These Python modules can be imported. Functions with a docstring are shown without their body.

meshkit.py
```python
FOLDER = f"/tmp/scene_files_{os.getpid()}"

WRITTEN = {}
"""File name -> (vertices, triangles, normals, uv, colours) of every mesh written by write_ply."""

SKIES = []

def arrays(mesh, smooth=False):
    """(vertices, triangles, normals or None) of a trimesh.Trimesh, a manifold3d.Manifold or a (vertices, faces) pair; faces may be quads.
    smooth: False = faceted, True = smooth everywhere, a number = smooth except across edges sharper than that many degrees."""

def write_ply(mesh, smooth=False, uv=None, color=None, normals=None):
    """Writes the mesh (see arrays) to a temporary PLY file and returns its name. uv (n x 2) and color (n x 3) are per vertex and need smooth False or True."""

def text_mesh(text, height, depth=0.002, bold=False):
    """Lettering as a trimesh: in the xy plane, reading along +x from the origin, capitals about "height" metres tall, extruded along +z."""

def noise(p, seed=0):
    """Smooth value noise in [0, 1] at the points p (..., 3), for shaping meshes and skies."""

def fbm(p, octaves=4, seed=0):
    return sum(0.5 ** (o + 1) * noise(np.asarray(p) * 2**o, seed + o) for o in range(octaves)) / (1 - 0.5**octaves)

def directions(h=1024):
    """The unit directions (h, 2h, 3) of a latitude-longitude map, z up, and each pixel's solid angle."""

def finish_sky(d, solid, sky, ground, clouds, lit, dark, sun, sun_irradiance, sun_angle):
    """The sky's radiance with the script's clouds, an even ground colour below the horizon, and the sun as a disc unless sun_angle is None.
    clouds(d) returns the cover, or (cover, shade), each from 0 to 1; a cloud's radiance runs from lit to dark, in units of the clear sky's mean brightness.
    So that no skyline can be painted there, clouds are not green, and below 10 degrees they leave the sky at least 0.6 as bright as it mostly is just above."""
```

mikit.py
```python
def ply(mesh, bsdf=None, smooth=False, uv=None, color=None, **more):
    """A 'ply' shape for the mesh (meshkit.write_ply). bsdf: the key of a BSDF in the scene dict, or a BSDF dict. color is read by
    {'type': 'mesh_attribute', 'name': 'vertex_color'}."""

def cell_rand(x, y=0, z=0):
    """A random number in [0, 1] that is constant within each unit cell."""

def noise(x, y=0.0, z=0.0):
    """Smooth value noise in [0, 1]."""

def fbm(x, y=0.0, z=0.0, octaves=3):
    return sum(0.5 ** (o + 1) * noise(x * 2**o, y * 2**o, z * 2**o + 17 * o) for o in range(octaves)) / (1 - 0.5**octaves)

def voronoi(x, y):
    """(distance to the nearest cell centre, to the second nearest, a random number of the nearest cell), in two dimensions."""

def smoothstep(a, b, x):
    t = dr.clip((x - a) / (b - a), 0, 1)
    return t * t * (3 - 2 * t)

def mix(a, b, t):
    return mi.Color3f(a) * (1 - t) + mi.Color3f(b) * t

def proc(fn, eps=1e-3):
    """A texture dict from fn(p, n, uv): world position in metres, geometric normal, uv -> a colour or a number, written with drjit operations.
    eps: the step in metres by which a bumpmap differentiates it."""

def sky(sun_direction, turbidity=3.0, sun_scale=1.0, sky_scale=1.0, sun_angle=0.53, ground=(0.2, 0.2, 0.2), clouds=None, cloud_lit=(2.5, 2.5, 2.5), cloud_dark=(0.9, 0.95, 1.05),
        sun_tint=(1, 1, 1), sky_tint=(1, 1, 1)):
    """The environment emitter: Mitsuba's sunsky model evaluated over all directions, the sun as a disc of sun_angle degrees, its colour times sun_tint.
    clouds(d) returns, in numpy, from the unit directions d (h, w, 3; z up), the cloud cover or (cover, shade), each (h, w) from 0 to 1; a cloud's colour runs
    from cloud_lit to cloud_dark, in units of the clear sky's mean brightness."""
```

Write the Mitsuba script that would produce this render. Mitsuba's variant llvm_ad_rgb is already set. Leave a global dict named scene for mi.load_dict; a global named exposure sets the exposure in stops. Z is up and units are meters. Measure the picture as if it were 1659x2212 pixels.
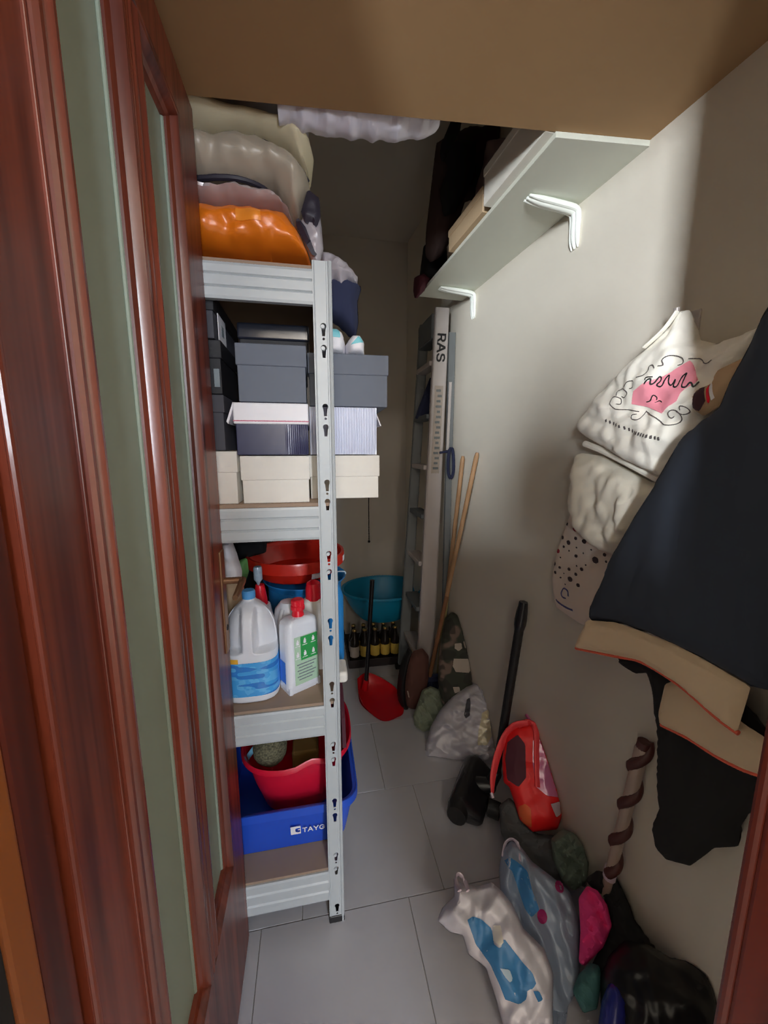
import math, random
import numpy as np, trimesh, drjit as dr, mitsuba as mi, mikit, meshkit
import manifold3d as m3
from mikit import proc, noise as tnoise, fbm as tfbm, mix, smoothstep
from shapely.geometry import Polygon, Point, LineString, box as sbox
from shapely import affinity, union_all, contains_xy, distance as sdist, points as spoints
from scipy.spatial import Delaunay
from scipy.interpolate import LinearNDInterpolator, NearestNDInterpolator

T = mi.ScalarTransform4f
scene, labels = {}, {}
random.seed(5); rng = np.random.default_rng(5)

# ---------------------------------------------------------------- camera
PITCH, YAW = math.radians(9.18), math.radians(10.6)
eye = np.array([0, 0, 1.38])
look = np.array([math.sin(YAW)*math.cos(PITCH), math.cos(YAW)*math.cos(PITCH), -math.sin(PITCH)])
scene['camera'] = {'type': 'perspective', 'fov_axis': 'x', 'fov': 2*math.degrees(math.atan(1659/2/829.0)), 'near_clip': 0.02, 'far_clip': 60,
                   'to_world': T().look_at(origin=eye.tolist(), target=(eye+look).tolist(), up=[0, 0, 1])}
# ---------------------------------------------------------------- light
exposure = -0.3
DAY_A = [c*415 for c in (0.93, 1.0, 1.04)]      # unseen daylight from the hall left, placed to light the right wall
DAY_B = [c*74 for c in (0.84, 0.95, 1.10)]      # unseen daylight from the hall end, placed to light shelves and floor
UNSEEN_LAMP = [c*26 for c in (1.0, 0.91, 0.83)]        # unseen warm hall lamps, placed to raise the ambient light
UNSEEN_WINDOW_A = ((-1.93, -3.3), 0.36, 1.2, 2.1)    # centre (x, y), width, sill, head
UNSEEN_WINDOW_B = ((0.765, -3.80), 0.22, 0.80, 3.15)

# ---------------------------------------------------------------- helpers
def lin(c): return [((x/255)/12.92 if x/255 <= .04045 else ((x/255+.055)/1.055)**2.4) for x in c]
def mat(name, rgb=(128,128,128), rough=.5, tex=None, bump=None, two=True, **more):
    d = {'type': 'principled', 'base_color': tex or {'type': 'rgb', 'value': lin(rgb)}, 'roughness': rough, **more}
    if bump: d = {'type': 'bumpmap', 'arbitrary': bump[0], 'scale': bump[1], 'bsdf': d}
    scene[name] = {'type': 'twosided', 'bsdf': d} if two else d
    return name
def lab(key, label=None, cat=None, group=None, kind=None):
    d = labels.setdefault(key, {})
    for k, v in (('label', label), ('category', cat), ('group', group), ('kind', kind)):
        if v: d[k] = v
def free(key):
    if key not in scene and key not in labels and not any(k.startswith(key+'__') for k in scene): return key
    i = 1
    while f'{key}_{i:03d}' in scene or f'{key}_{i:03d}' in labels or any(k.startswith(f'{key}_{i:03d}__') for k in scene): i += 1
    return f'{key}_{i:03d}'
def add(key, mesh, bsdf, smooth=35, label=None, cat=None, group=None, kind=None):
    key = free(key)
    scene[key] = mikit.ply(mesh, bsdf, smooth=smooth) if not isinstance(mesh, dict) else mesh
    if label or cat or group or kind: lab(key, label, cat, group, kind)
    return key
def thing(key, label, cat, group=None, kind=None):
    key = free(key); lab(key, label, cat, group, kind); return key
def cat(*ms): return trimesh.util.concatenate([m for m in ms if m is not None])
def tri(m):
    if isinstance(m, m3.Manifold):
        q = m.to_mesh(); return trimesh.Trimesh(np.array(q.vert_properties[:, :3], float), np.array(q.tri_verts), process=False)
    return m
def bx(x0, x1, y0, y1, z0, z1, b=0.0):
    "box with chamfered edges"
    if b <= 0:
        return trimesh.creation.box(bounds=[[x0, y0, z0], [x1, y1, z1]])
    pts = []
    for x, sx in ((x0, 1), (x1, -1)):
        for y, sy in ((y0, 1), (y1, -1)):
            for z, sz in ((z0, 1), (z1, -1)):
                pts += [(x+sx*b, y+sy*b*.3, z+sz*b*.3), (x+sx*b*.3, y+sy*b, z+sz*b*.3), (x+sx*b*.3, y+sy*b*.3, z+sz*b), (x+sx*b, y+sy*b, z), (x+sx*b, y, z+sz*b), (x, y+sy*b, z+sz*b)]
    return trimesh.Trimesh(np.array(pts)).convex_hull
def rbx(x0, x1, y0, y1, z0, z1, r):
    "box with round edges"
    s = trimesh.creation.icosphere(2, r).vertices
    return trimesh.Trimesh(np.vstack([s+[x, y, z] for x in (x0+r, x1-r) for y in (y0+r, y1-r) for z in (z0+r, z1-r)])).convex_hull
def hull_spheres(*cr):
    return trimesh.Trimesh(np.vstack([trimesh.creation.icosphere(2, r).vertices+np.array(c) for c, r in cr])).convex_hull
def smooth_path(p, n=8):
    p = np.asarray(p, float); q = []
    for i in range(len(p)-1):
        a, b, c, d = p[max(i-1, 0)], p[i], p[i+1], p[min(i+2, len(p)-1)]
        for t in np.linspace(0, 1, n, endpoint=False):
            q.append(.5*((2*b)+(c-a)*t+(2*a-5*b+4*c-d)*t*t+(3*b-a-3*c+d)*t**3))
    return np.array(q+[p[-1]])
def tube(path, r, sides=12, smooth=0, flat=None, caps=True):
    "a tube along a path, r a number or one per point; flat=(axis vector, ratio) squashes it"
    p = np.asarray(path, float)
    if smooth:
        if np.ndim(r): r = smooth_path(np.asarray(r)[:, None].repeat(3, 1), smooth)[:, 0]
        p = smooth_path(p, smooth)
    r = np.broadcast_to(np.asarray(r, float), (len(p),))
    t = np.gradient(p, axis=0); t /= np.linalg.norm(t, axis=1, keepdims=True)+1e-12
    ref = np.array(flat[0], float) if flat else (np.array([0, 0, 1.]) if abs(t[:, 2]).mean() < .8 else np.array([1., 0, 0]))
    a = np.cross(t, ref); a /= np.linalg.norm(a, axis=1, keepdims=True)+1e-12
    b = np.cross(t, a)
    k = flat[1] if flat else 1.0
    ang = np.arange(sides)*2*np.pi/sides
    v = (p[:, None]+r[:, None, None]*(np.cos(ang)[None, :, None]*a[:, None]+k*np.sin(ang)[None, :, None]*b[:, None])).reshape(-1, 3)
    f = []
    for i in range(len(p)-1):
        for j in range(sides):
            q = (i*sides+j, i*sides+(j+1) % sides, (i+1)*sides+(j+1) % sides, (i+1)*sides+j)
            f += [(q[0], q[1], q[2]), (q[0], q[2], q[3])]
    if caps:
        v = np.vstack([v, p[0], p[-1]]); n = len(v)
        for j in range(sides):
            f += [(n-2, (j+1) % sides, j), (n-1, (len(p)-1)*sides+j, (len(p)-1)*sides+(j+1) % sides)]
    m = trimesh.Trimesh(v, f, process=False); m.fix_normals(); return m
def lathe(prof, c=(0, 0, 0), n=40, sx=1., sy=1.):
    m = trimesh.creation.revolve(np.array(prof, float), sections=n)
    m.apply_scale([sx, sy, 1]); m.apply_translation(c); m.fix_normals(); return m
def loft(rings, close=True):
    "rings: equal-length closed loops of points, joined and capped"
    R = np.array(rings, float); k, n = R.shape[:2]
    v = R.reshape(-1, 3); f = []
    for i in range(k-1):
        for j in range(n):
            a, b, c, d = i*n+j, i*n+(j+1) % n, (i+1)*n+(j+1) % n, (i+1)*n+j
            f += [(a, b, c), (a, c, d)]
    if close:
        v = np.vstack([v, R[0].mean(0), R[-1].mean(0)])
        for j in range(n):
            f += [(k*n, (j+1) % n, j), (k*n+1, (k-1)*n+j, (k-1)*n+(j+1) % n)]
    m = trimesh.Trimesh(v, f, process=False); m.fix_normals(); return m
def rrect(hx, hy, r, n=8, e=None):
    "outline of a rounded rectangle, counter-clockwise"
    q = []
    for sx, sy, a0 in ((1, 1, 0), (-1, 1, 90), (-1, -1, 180), (1, -1, 270)):
        for t in np.linspace(0, 90, n):
            a = math.radians(a0+t); q.append((sx*(hx-r)+r*math.cos(a), sy*(hy-r)+r*math.sin(a)))
    return np.array(q)
def extr(poly, h, o, u, v):
    "extrude a shapely polygon by h along u x v, from origin o"
    u, v, o = (np.array(k, float) for k in (u, v, o)); n = np.cross(u, v)
    ms = [trimesh.creation.extrude_polygon(g, h, engine='earcut') for g in getattr(poly, 'geoms', [poly])]
    m = cat(*ms); p = m.vertices
    m.vertices = o+p[:, :1]*u+p[:, 1:2]*v+p[:, 2:]*n
    m.fix_normals(); return m
def frame(c, az, tilt):
    "a plane through c: u level, turned by az degrees from +x, its normal raised by tilt degrees"
    a, t = math.radians(az), math.radians(tilt)
    u = np.array([math.cos(a), math.sin(a), 0]); h = np.array([math.sin(a), -math.cos(a), 0])
    n = h*math.cos(t)+np.array([0, 0, math.sin(t)])
    return np.array(c, float), u, np.cross(n, u), n
def front(y): return np.array([0, y, 0.]), np.array([1., 0, 0]), np.array([0, 0, 1.]), np.array([0, -1., 0])
WD = np.array([-.07, 1, 0]); WD /= np.linalg.norm(WD); WN = np.array([-WD[1], WD[0], 0]); W0 = np.array([.868, 0, 0])
def wallf(d): return W0+WN*d, WD, np.array([0, 0, 1.]), WN          # s along the right wall, z up
def onwall(s, z, d): return W0+WD*s+WN*d+np.array([0, 0, z])

class Soft:
    "a stuffed outline: polygon in a plane, swelling to tf in front and tb behind, rounded over cap from its edge, with wrinkles"
    def __init__(self, poly, fr, tf, tb, cap=.05, res=.012, amp=.0, freq=(14, 14), seed=0, rnd=.01, fn=None, floor=None, rot=0, back_cap=None, ridge=True, edge=0.0, crumple=0.0):
        P = Polygon(poly).buffer(0)
        if rnd: P = P.buffer(-rnd).buffer(2*rnd).buffer(-rnd)
        if P.geom_type != 'Polygon': P = max(P.geoms, key=lambda g: g.area)
        self.P, self.fr, o = P, fr, fr
        ring = np.array(P.exterior.segmentize(res).coords)[:-1]
        ring = np.array([P.exterior.interpolate(t).coords[0] for t in np.arange(0, P.exterior.length, res)])
        x0, y0, x1, y1 = P.bounds
        gx, gy = np.meshgrid(np.arange(x0, x1, res), np.arange(y0, y1, res*.866))
        gx = gx+(np.arange(gx.shape[0]) % 2)[:, None]*res/2
        g = np.stack([gx.ravel(), gy.ravel()], 1)
        g = g[contains_xy(P, g[:, 0], g[:, 1])]
        d = sdist(P.exterior, spoints(g)); g, d = g[d > res*.55], d[d > res*.55]
        uv = np.vstack([ring, g]); dist = np.concatenate([np.zeros(len(ring)), d]); nb = len(ring)
        tr = Delaunay(uv).simplices; cc = uv[tr].mean(1)
        tr = tr[contains_xy(P.buffer(1e-5), cc[:, 0], cc[:, 1])]
        a = np.cross(uv[tr[:, 1]]-uv[tr[:, 0]], uv[tr[:, 2]]-uv[tr[:, 0]]); tr = tr[np.abs(a) > 1e-9]; a = a[np.abs(a) > 1e-9]
        tr[a < 0] = tr[a < 0][:, ::-1]
        pr = np.sqrt(np.clip(1-(1-np.clip(dist/cap, 0, 1))**2, 0, 1))
        prb = np.sqrt(np.clip(1-(1-np.clip(dist/(back_cap or cap), 0, 1))**2, 0, 1))
        co, si = math.cos(math.radians(rot)), math.sin(math.radians(rot))
        q = np.stack([(uv[:, 0]*co+uv[:, 1]*si)*freq[0], (-uv[:, 0]*si+uv[:, 1]*co)*freq[1], np.full(len(uv), seed*3.7)], 1)
        wq = meshkit.fbm(q*.6+7, 2, seed+9)[:, None]*1.3
        b = meshkit.fbm(q+wq, 3, seed)
        w = (1-2.6*np.abs(b-.5)) if ridge else b*2-1
        w = w-w.mean()
        if crumple:
            r_ = np.random.default_rng(seed); cw = 0
            for i in range(6):
                a_ = r_.uniform(0, np.pi); f_ = crumple*(1+.55*i)
                ph = (uv[:, 0]*math.cos(a_)+uv[:, 1]*math.sin(a_))*f_+r_.uniform(0, 1)+1.5*(meshkit.fbm(np.column_stack([uv*f_*.5, np.full(len(uv), i+seed)]), 2, i+seed)-.5)
                cw = cw+np.abs((ph % 1)-.5)*2*(.72**i)
            cw = cw-cw.mean(); w = .35*w+.75*cw
        k = np.clip(dist/(.35*cap+1e-6), 0, 1)*(1-edge)+edge
        nf = tf*pr+amp*w*k
        if fn is not None: nf = nf+fn(uv)*np.clip(dist/.012, 0, 1)
        nbk = -tb*prb+amp*.6*w[::-1]*k*(tb > .004)
        O, u, v, n = (np.array(x, float) for x in o)
        def world(uv_, h): return O+uv_[:, :1]*u+uv_[:, 1:2]*v+h[:, None]*n
        nf[:nb] = amp*w[:nb]*edge; 
        F = world(uv, nf); B = world(uv[nb:], nbk[nb:])
        idx = np.concatenate([np.arange(nb), np.arange(len(B))+len(uv)])
        V = np.vstack([F, B]); flip = np.dot(np.cross(u, v), n) < 0
        f1, f2 = tr, idx[tr][:, ::-1]
        f = np.vstack([f1, f2]);  f = f[:, ::-1] if flip else f
        dw = (V-W0)@WN; V = V+np.where(dw < .004, .004-dw, 0)[:, None]*WN
        if floor is not None: V[:, 2] = np.where(V[:, 2] < floor, floor+.0005*rng.random(len(V)), V[:, 2])
        self.mesh = trimesh.Trimesh(V, f, process=False); self.uv, self.nf, self.fl = uv, nf, floor
        self.it, self.nn = LinearNDInterpolator(uv, nf), NearestNDInterpolator(uv, nf)
    def h(self, uv):
        a = self.it(uv); return np.where(np.isnan(a), self.nn(uv), a)
    def at(self, uv, off=0.0):
        uv = np.atleast_2d(np.array(uv, float)); O, u, v, n = self.fr
        p = O+uv[:, :1]*u+uv[:, 1:2]*v+(self.h(uv)+off)[:, None]*n
        dw = (p-W0)@WN; p = p+np.where(dw < .004, .004-dw+off, 0)[:, None]*WN
        if self.fl is not None: p[:, 2] = np.maximum(p[:, 2], self.fl+.002)
        return p
    def decal(self, poly, off=.0015, res=.008):
        "a print lying on the front: a polygon of the plane laid over the swelling"
        ms = []
        P = poly if hasattr(poly, 'geom_type') else Polygon(poly).buffer(0)
        for g in getattr(P, 'geoms', [P]):
            ring = np.array([g.exterior.interpolate(t).coords[0] for t in np.arange(0, g.exterior.length, min(res, g.exterior.length/8))])
            hol = [np.array([r.interpolate(t).coords[0] for t in np.arange(0, r.length, res)]) for r in g.interiors]
            x0, y0, x1, y1 = g.bounds
            gx, gy = np.meshgrid(np.arange(x0, x1, res), np.arange(y0, y1, res)); q = np.stack([gx.ravel(), gy.ravel()], 1)
            q = q[contains_xy(g.buffer(-res*.5), q[:, 0], q[:, 1])] if len(q) else q
            uv = np.vstack([ring]+hol+[q]); tr = Delaunay(uv).simplices; cc = uv[tr].mean(1)
            tr = tr[contains_xy(g.buffer(res*.02), cc[:, 0], cc[:, 1])]
            a = np.cross(uv[tr[:, 1]]-uv[tr[:, 0]], uv[tr[:, 2]]-uv[tr[:, 0]]); tr[a < 0] = tr[a < 0][:, ::-1]
            O, u, v, n = self.fr
            if np.dot(np.cross(u, v), n) < 0: tr = tr[:, ::-1]
            ms.append(trimesh.Trimesh(self.at(uv, off), tr, process=False))
        return cat(*ms)
    def line(self, pts, w, off=.0015, smooth=6):
        p = smooth_path(np.array([(*q, 0) for q in pts], float), smooth)[:, :2] if smooth else np.array(pts)
        return self.decal(LineString(p).buffer(w/2, quad_segs=3), off, max(w*.8, .003))

def soft_box(poly, y0, depth, rnd=.035, **k):
    "a soft body with a blunt front at y0 and a blunt back at y0+depth"
    return Soft(poly, front(y0+depth/2), depth/2, depth/2, cap=rnd, **k)

# ---------------------------------------------------------------- materials
def wood_red(p, n, uv):
    g = tfbm(p.y*38+p.x*30, p.x*40, p.z*1.6, 4); f = tnoise(p.y*260+p.x*200, 3.0, p.z*5)
    t = smoothstep(.25, .75, g)*.8+f*.2
    return mix(lin((64, 19, 11)), lin((122, 54, 34)), t)
mat('m_door_wood', tex=proc(wood_red), rough=.36, clearcoat=1.0, clearcoat_gloss=.97)
def jamb_wood(p, n, uv):
    g = tfbm(p.y*50+p.x*40, 2.0, p.z*1.3, 3)
    return mix(lin((58, 15, 7)), lin((84, 27, 12)), smoothstep(.3, .7, g))
mat('m_jamb_wood', tex=proc(jamb_wood), rough=.4, clearcoat=.3)
mat('m_jamb_light', (128, 70, 26), .5)
mat('m_glass_frost', (140, 152, 138), .55, specular=.4)
mat('m_wall', tex=proc(lambda p, n, uv: mix(lin((206, 199, 186)), lin((214, 207, 195)), tfbm(p.x*3+p.y*3, p.z*3, 1.0, 3))), rough=.85, specular=.2)
mat('m_wall_back', tex=proc(lambda p, n, uv: mix(lin((206, 198, 186)), lin((214, 206, 195)), tfbm(p.x*3+p.y*3, p.z*3, 5.0, 3))), rough=.9, specular=.2)
mat('m_hall', (228, 220, 206), .9)  # unseen hall, kept pale so it bounces light into the closet
mat('m_loft', (160, 127, 91), .75)
mat('m_gap_shade', (16, 12, 11), .8)  # shade of a dark gap, put into the colour
mat('m_ceiling', (205, 198, 188), .9)
def tile_tex(p, n, uv):
    return mix(lin((188, 188, 194)), lin((198, 197, 201)), tfbm(p.x*9, p.y*9, 0.0, 4))
mat('m_tile', tex=proc(tile_tex), rough=.32, specular=.45)
mat('m_grout', (150, 146, 142), .9)
mat('m_metal_grey', (178, 184, 186), .42, metallic=.0, specular=.6, clearcoat=.25)
mat('m_slot', (26, 26, 30), .8)
mat('m_board', (150, 128, 110), .75)
mat('m_shelf_white', (206, 208, 196), .6)
mat('m_bracket', (232, 236, 230), .35)
mat('m_cream', (226, 222, 212), .75)
mat('m_grey_box', (104, 110, 122), .75)
mat('m_dark_box', (62, 62, 70), .7)
mat('m_black_box', (20, 20, 26), .6)
mat('m_black_gloss', (34, 38, 50), .18, specular=.8)
mat('m_white', (235, 234, 238), .55)
mat('m_white_plastic', (226, 230, 236), .35, specular=.5)
mat('m_film', (205, 210, 228), .16, specular=.9, clearcoat=1.0)
mat('m_navy_box', (44, 46, 78), .22, specular=.8, clearcoat=1.0)
mat('m_pink_line', (190, 110, 130), .6)
mat('m_teal', (120, 200, 210), .5)
mat('m_orange_bag', (230, 120, 22), .3, specular=.6, clearcoat=.4)
mat('m_orange_patch', (250, 150, 50), .35)
mat('m_clear_bag', (190, 176, 176), .2, specular=.9, clearcoat=1.0)
mat('m_grey_bag', (186, 176, 158), .35, specular=.6, clearcoat=.4)
mat('m_cream_bag', (232, 222, 190), .4, specular=.5, clearcoat=.25)
mat('m_silver_bag', (178, 172, 178), .3, specular=.7, clearcoat=.5)
mat('m_piping', (44, 40, 54), .5)
mat('m_quilt', (232, 230, 244), .3, specular=.5, clearcoat=.4)
mat('m_navy_cloth', (38, 44, 72), .9)
mat('m_black_cloth', (17, 17, 19), .95)
mat('m_maroon', (70, 26, 40), .8)
mat('m_brown_cloth', (60, 44, 42), .9)
mat('m_lilac_grey', (150, 132, 134), .6)
mat('m_tan_box', (186, 160, 128), .8)
mat('m_red_basin', (190, 34, 18), .25, specular=.6, clearcoat=.6)
mat('m_orange_basin', (226, 72, 34), .3, specular=.6)
mat('m_blue_basin', (36, 124, 190), .3, specular=.6, clearcoat=.4)
mat('m_tub_blue', (34, 78, 190), .35, specular=.5)
mat('m_tub_red', (202, 22, 52), .3, specular=.6)
mat('m_teal_tub', (14, 128, 168), .45)
mat('m_red_cap', (214, 26, 44), .3, specular=.6)
mat('m_blue_cap', (84, 158, 220), .35)
def jug_label(p, n, uv):
    t = smoothstep(.45, .55, tfbm(p.x*60, p.z*75, 2.0, 2)); b = smoothstep(.62, .66, tnoise(p.x*26, 0.0, p.z*90))
    return mix(mix(lin((70, 160, 226)), lin((96, 178, 234)), t), lin((44, 110, 196)), b*.8)
mat('m_jug_label', tex=proc(jug_label), rough=.35)
mat('m_yellow', (232, 178, 60), .5)
mat('m_blue_label', (70, 122, 206), .45)
mat('m_green_label', (46, 150, 76), .5)
mat('m_pale_label', (176, 206, 180), .5)
mat('m_text_grey', (120, 130, 136), .6)
mat('m_clear_grey', (150, 170, 184), .12, specular=.9)
mat('m_mitt', tex=proc(lambda p, n, uv: mix(lin((66, 64, 48)), lin((128, 124, 98)), tnoise(p.x*240, p.y*240, p.z*240))), rough=.95)
mat('m_sponge', (112, 84, 40), .95)
mat('m_light_blue', (120, 180, 206), .5)
mat('m_brass', (196, 160, 96), .3, metallic=.85)
mat('m_bronze', (150, 112, 84), .35, metallic=.7)
mat('m_alu', (196, 188, 186), .4, metallic=.25, specular=.5)
mat('m_alu_grey', (112, 116, 118), .5)
mat('m_ladder_grey', (90, 96, 100), .6)
mat('m_sticker', (172, 160, 150), .6)
mat('m_print_black', (22, 22, 24), .6)
mat('m_pole', tex=proc(lambda p, n, uv: mix(lin((150, 112, 78)), lin((178, 140, 104)), tnoise(p.x*90, p.y*90, p.z*6))), rough=.5)
mat('m_pole_brown', (124, 84, 56), .55)
mat('m_pole_pale', (170, 158, 110), .5)
mat('m_red_pan', (176, 10, 22), .4)
mat('m_black_plastic', (20, 20, 24), .3, specular=.5)
mat('m_black_matte', (13, 13, 15), .6)
mat('m_boot', (76, 46, 40), .85)
mat('m_beer_glass', (30, 24, 20), .2)
mat('m_beer_label', (206, 176, 80), .6)
mat('m_crate', (34, 26, 28), .7)
mat('m_sage', (122, 130, 112), .9)
def camo(p, n, uv):
    a = smoothstep(.5, .58, tfbm(p.x*14+4, p.y*14, p.z*14, 2)); b = smoothstep(.52, .6, tnoise(p.x*26, p.y*26+3, p.z*26))
    return mix(mix(lin((44, 48, 38)), lin((104, 86, 78)), a), lin((34, 30, 28)), b*.7)
mat('m_camo', tex=proc(camo), rough=.8)
mat('m_pale_patch', (168, 156, 146), .7)
mat('m_bag_white', (206, 204, 212), .5, specular=.4)
mat('m_bag_lilac', (200, 186, 198), .5)
mat('m_coral', (226, 66, 72), .6)
mat('m_red_bag', (216, 24, 26), .55)
mat('m_orange_red', (214, 96, 52), .55)
mat('m_pink_clear', (204, 110, 160), .2, specular=.8, clearcoat=.8)
mat('m_dark_grey_cloth', (74, 74, 74), .9)
mat('m_green_dark', (88, 100, 88), .7)
mat('m_bag_blue', (132, 144, 162), .35, specular=.5)
mat('m_print_blue', (54, 112, 160), .5)
mat('m_print_pale', (170, 190, 206), .5)
mat('m_magenta', (130, 24, 80), .6)
mat('m_pink', (226, 60, 130), .8)
mat('m_bin_bag', (11, 11, 14), .38, specular=.4)
mat('m_bin_navy', (30, 36, 110), .3, specular=.6)
mat('m_teal_dark', (52, 92, 92), .8)
mat('m_umbrella', (60, 24, 20), .6)
mat('m_umbrella_clear', (158, 138, 126), .4)
mat('m_ornament', (84, 78, 78), .8)
mat('m_cloth_white', (236, 232, 222), .8)
mat('m_cloth_white_b', (228, 222, 208), .8)
mat('m_dots_cloth', (222, 206, 194), .85)
mat('m_dot_dark', (52, 40, 44), .9)
mat('m_dot_red', (130, 36, 50), .9)
mat('m_print_indigo', (70, 66, 110), .8)
mat('m_pink_print', (238, 148, 164), .8)
mat('m_navy_coat', (37, 43, 55), .95)
mat('m_hem', (206, 182, 152), .9)
mat('m_trim_red', (196, 84, 62), .8)
mat('m_cuff_dark', (50, 20, 30), .8)
mat('m_shirt_tan', (176, 146, 116), .9)
mat('m_lamp', (240, 235, 225), .5)
mat('m_furniture', (96, 70, 50), .6)
mat('m_green', (96, 150, 84), .6)
mat('m_concrete', (150, 148, 144), .9)

# ================================================================ the room
def st(key, mesh, m, label=None, smooth=False): return add(key, mesh, m, smooth=smooth, label=label, kind='structure')
WX = lambda y: .868-.07*y
BACK = 2.75
lab('floor', 'light grey tiled floor', kind='structure')
scene['floor'] = mikit.ply(bx(-3.2, 2.4, -4.2, 2.9, -.1, -.004), 'm_grout')
row = 0
y0 = .962-.393*6
tile_no = 0
while y0 < 2.8:
    off = -.184 if row % 2 == 1 else .375-.442
    for i in range(-3, 4):
        a, b = off+.442*i, off+.442*(i+1)
        if b < -.5 or a > 1.0: continue
        a, b = max(a, -.45), min(b, 1.0)
        if b-a < .02 or y0 < -1.0: continue
        dz = rng.normal(0, .0004)
        add('floor__tile', bx(a+.001, b-.001, y0+.001, min(y0+.393, BACK+.05)-.001, -.004, 0+dz, .0012), 'm_tile', smooth=False)
    y0 += .393; row += 1
st('wall_left', bx(-.56, -.44, .12, BACK+.1, 0, 2.75), 'm_wall', 'pale wall behind the shelving unit')
st('wall_back', bx(-.56, 1.1, BACK, BACK+.1, 0, 2.75), 'm_wall_back', 'back wall at the far end of the closet')
w = trimesh.Trimesh(*[np.array(k) for k in (trimesh.creation.box(bounds=[[0, 0, 0], [1, 1, 1]]).vertices, trimesh.creation.box(bounds=[[0, 0, 0], [1, 1, 1]]).faces)])
v = w.vertices.copy()
yy = np.where(v[:, 1] > .5, BACK+.1, .12)
w.vertices = np.stack([np.where(v[:, 0] > .5, 1.15, WX(yy)), yy, v[:, 2]*2.75], 1)
st('wall_right', w, 'm_wall', 'pale right wall with hooks and a white wall shelf')
st('wall_front', cat(bx(-.56, -.30, .12, .24, 0, 3.4), bx(.53, 1.15, .12, .24, 0, 3.4), bx(-.3, .53, .12, .24, 2.09, 3.4)), 'm_wall', 'wall around the doorway')
st('ceiling', bx(-.56, 1.15, .12, BACK+.1, 2.75, 2.85), 'm_ceiling', 'ceiling at the back of the closet')
# the low slab over the door
lo = Polygon([(-.44, .24), (.85, .24), (.845, .899), (-.44, .989)])
st('trim_1', extr(lo, .14, (0, 0, 2.1), (1, 0, 0), (0, 1, 0)), 'm_loft', 'ochre underside of the low slab over the doorway')

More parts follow.
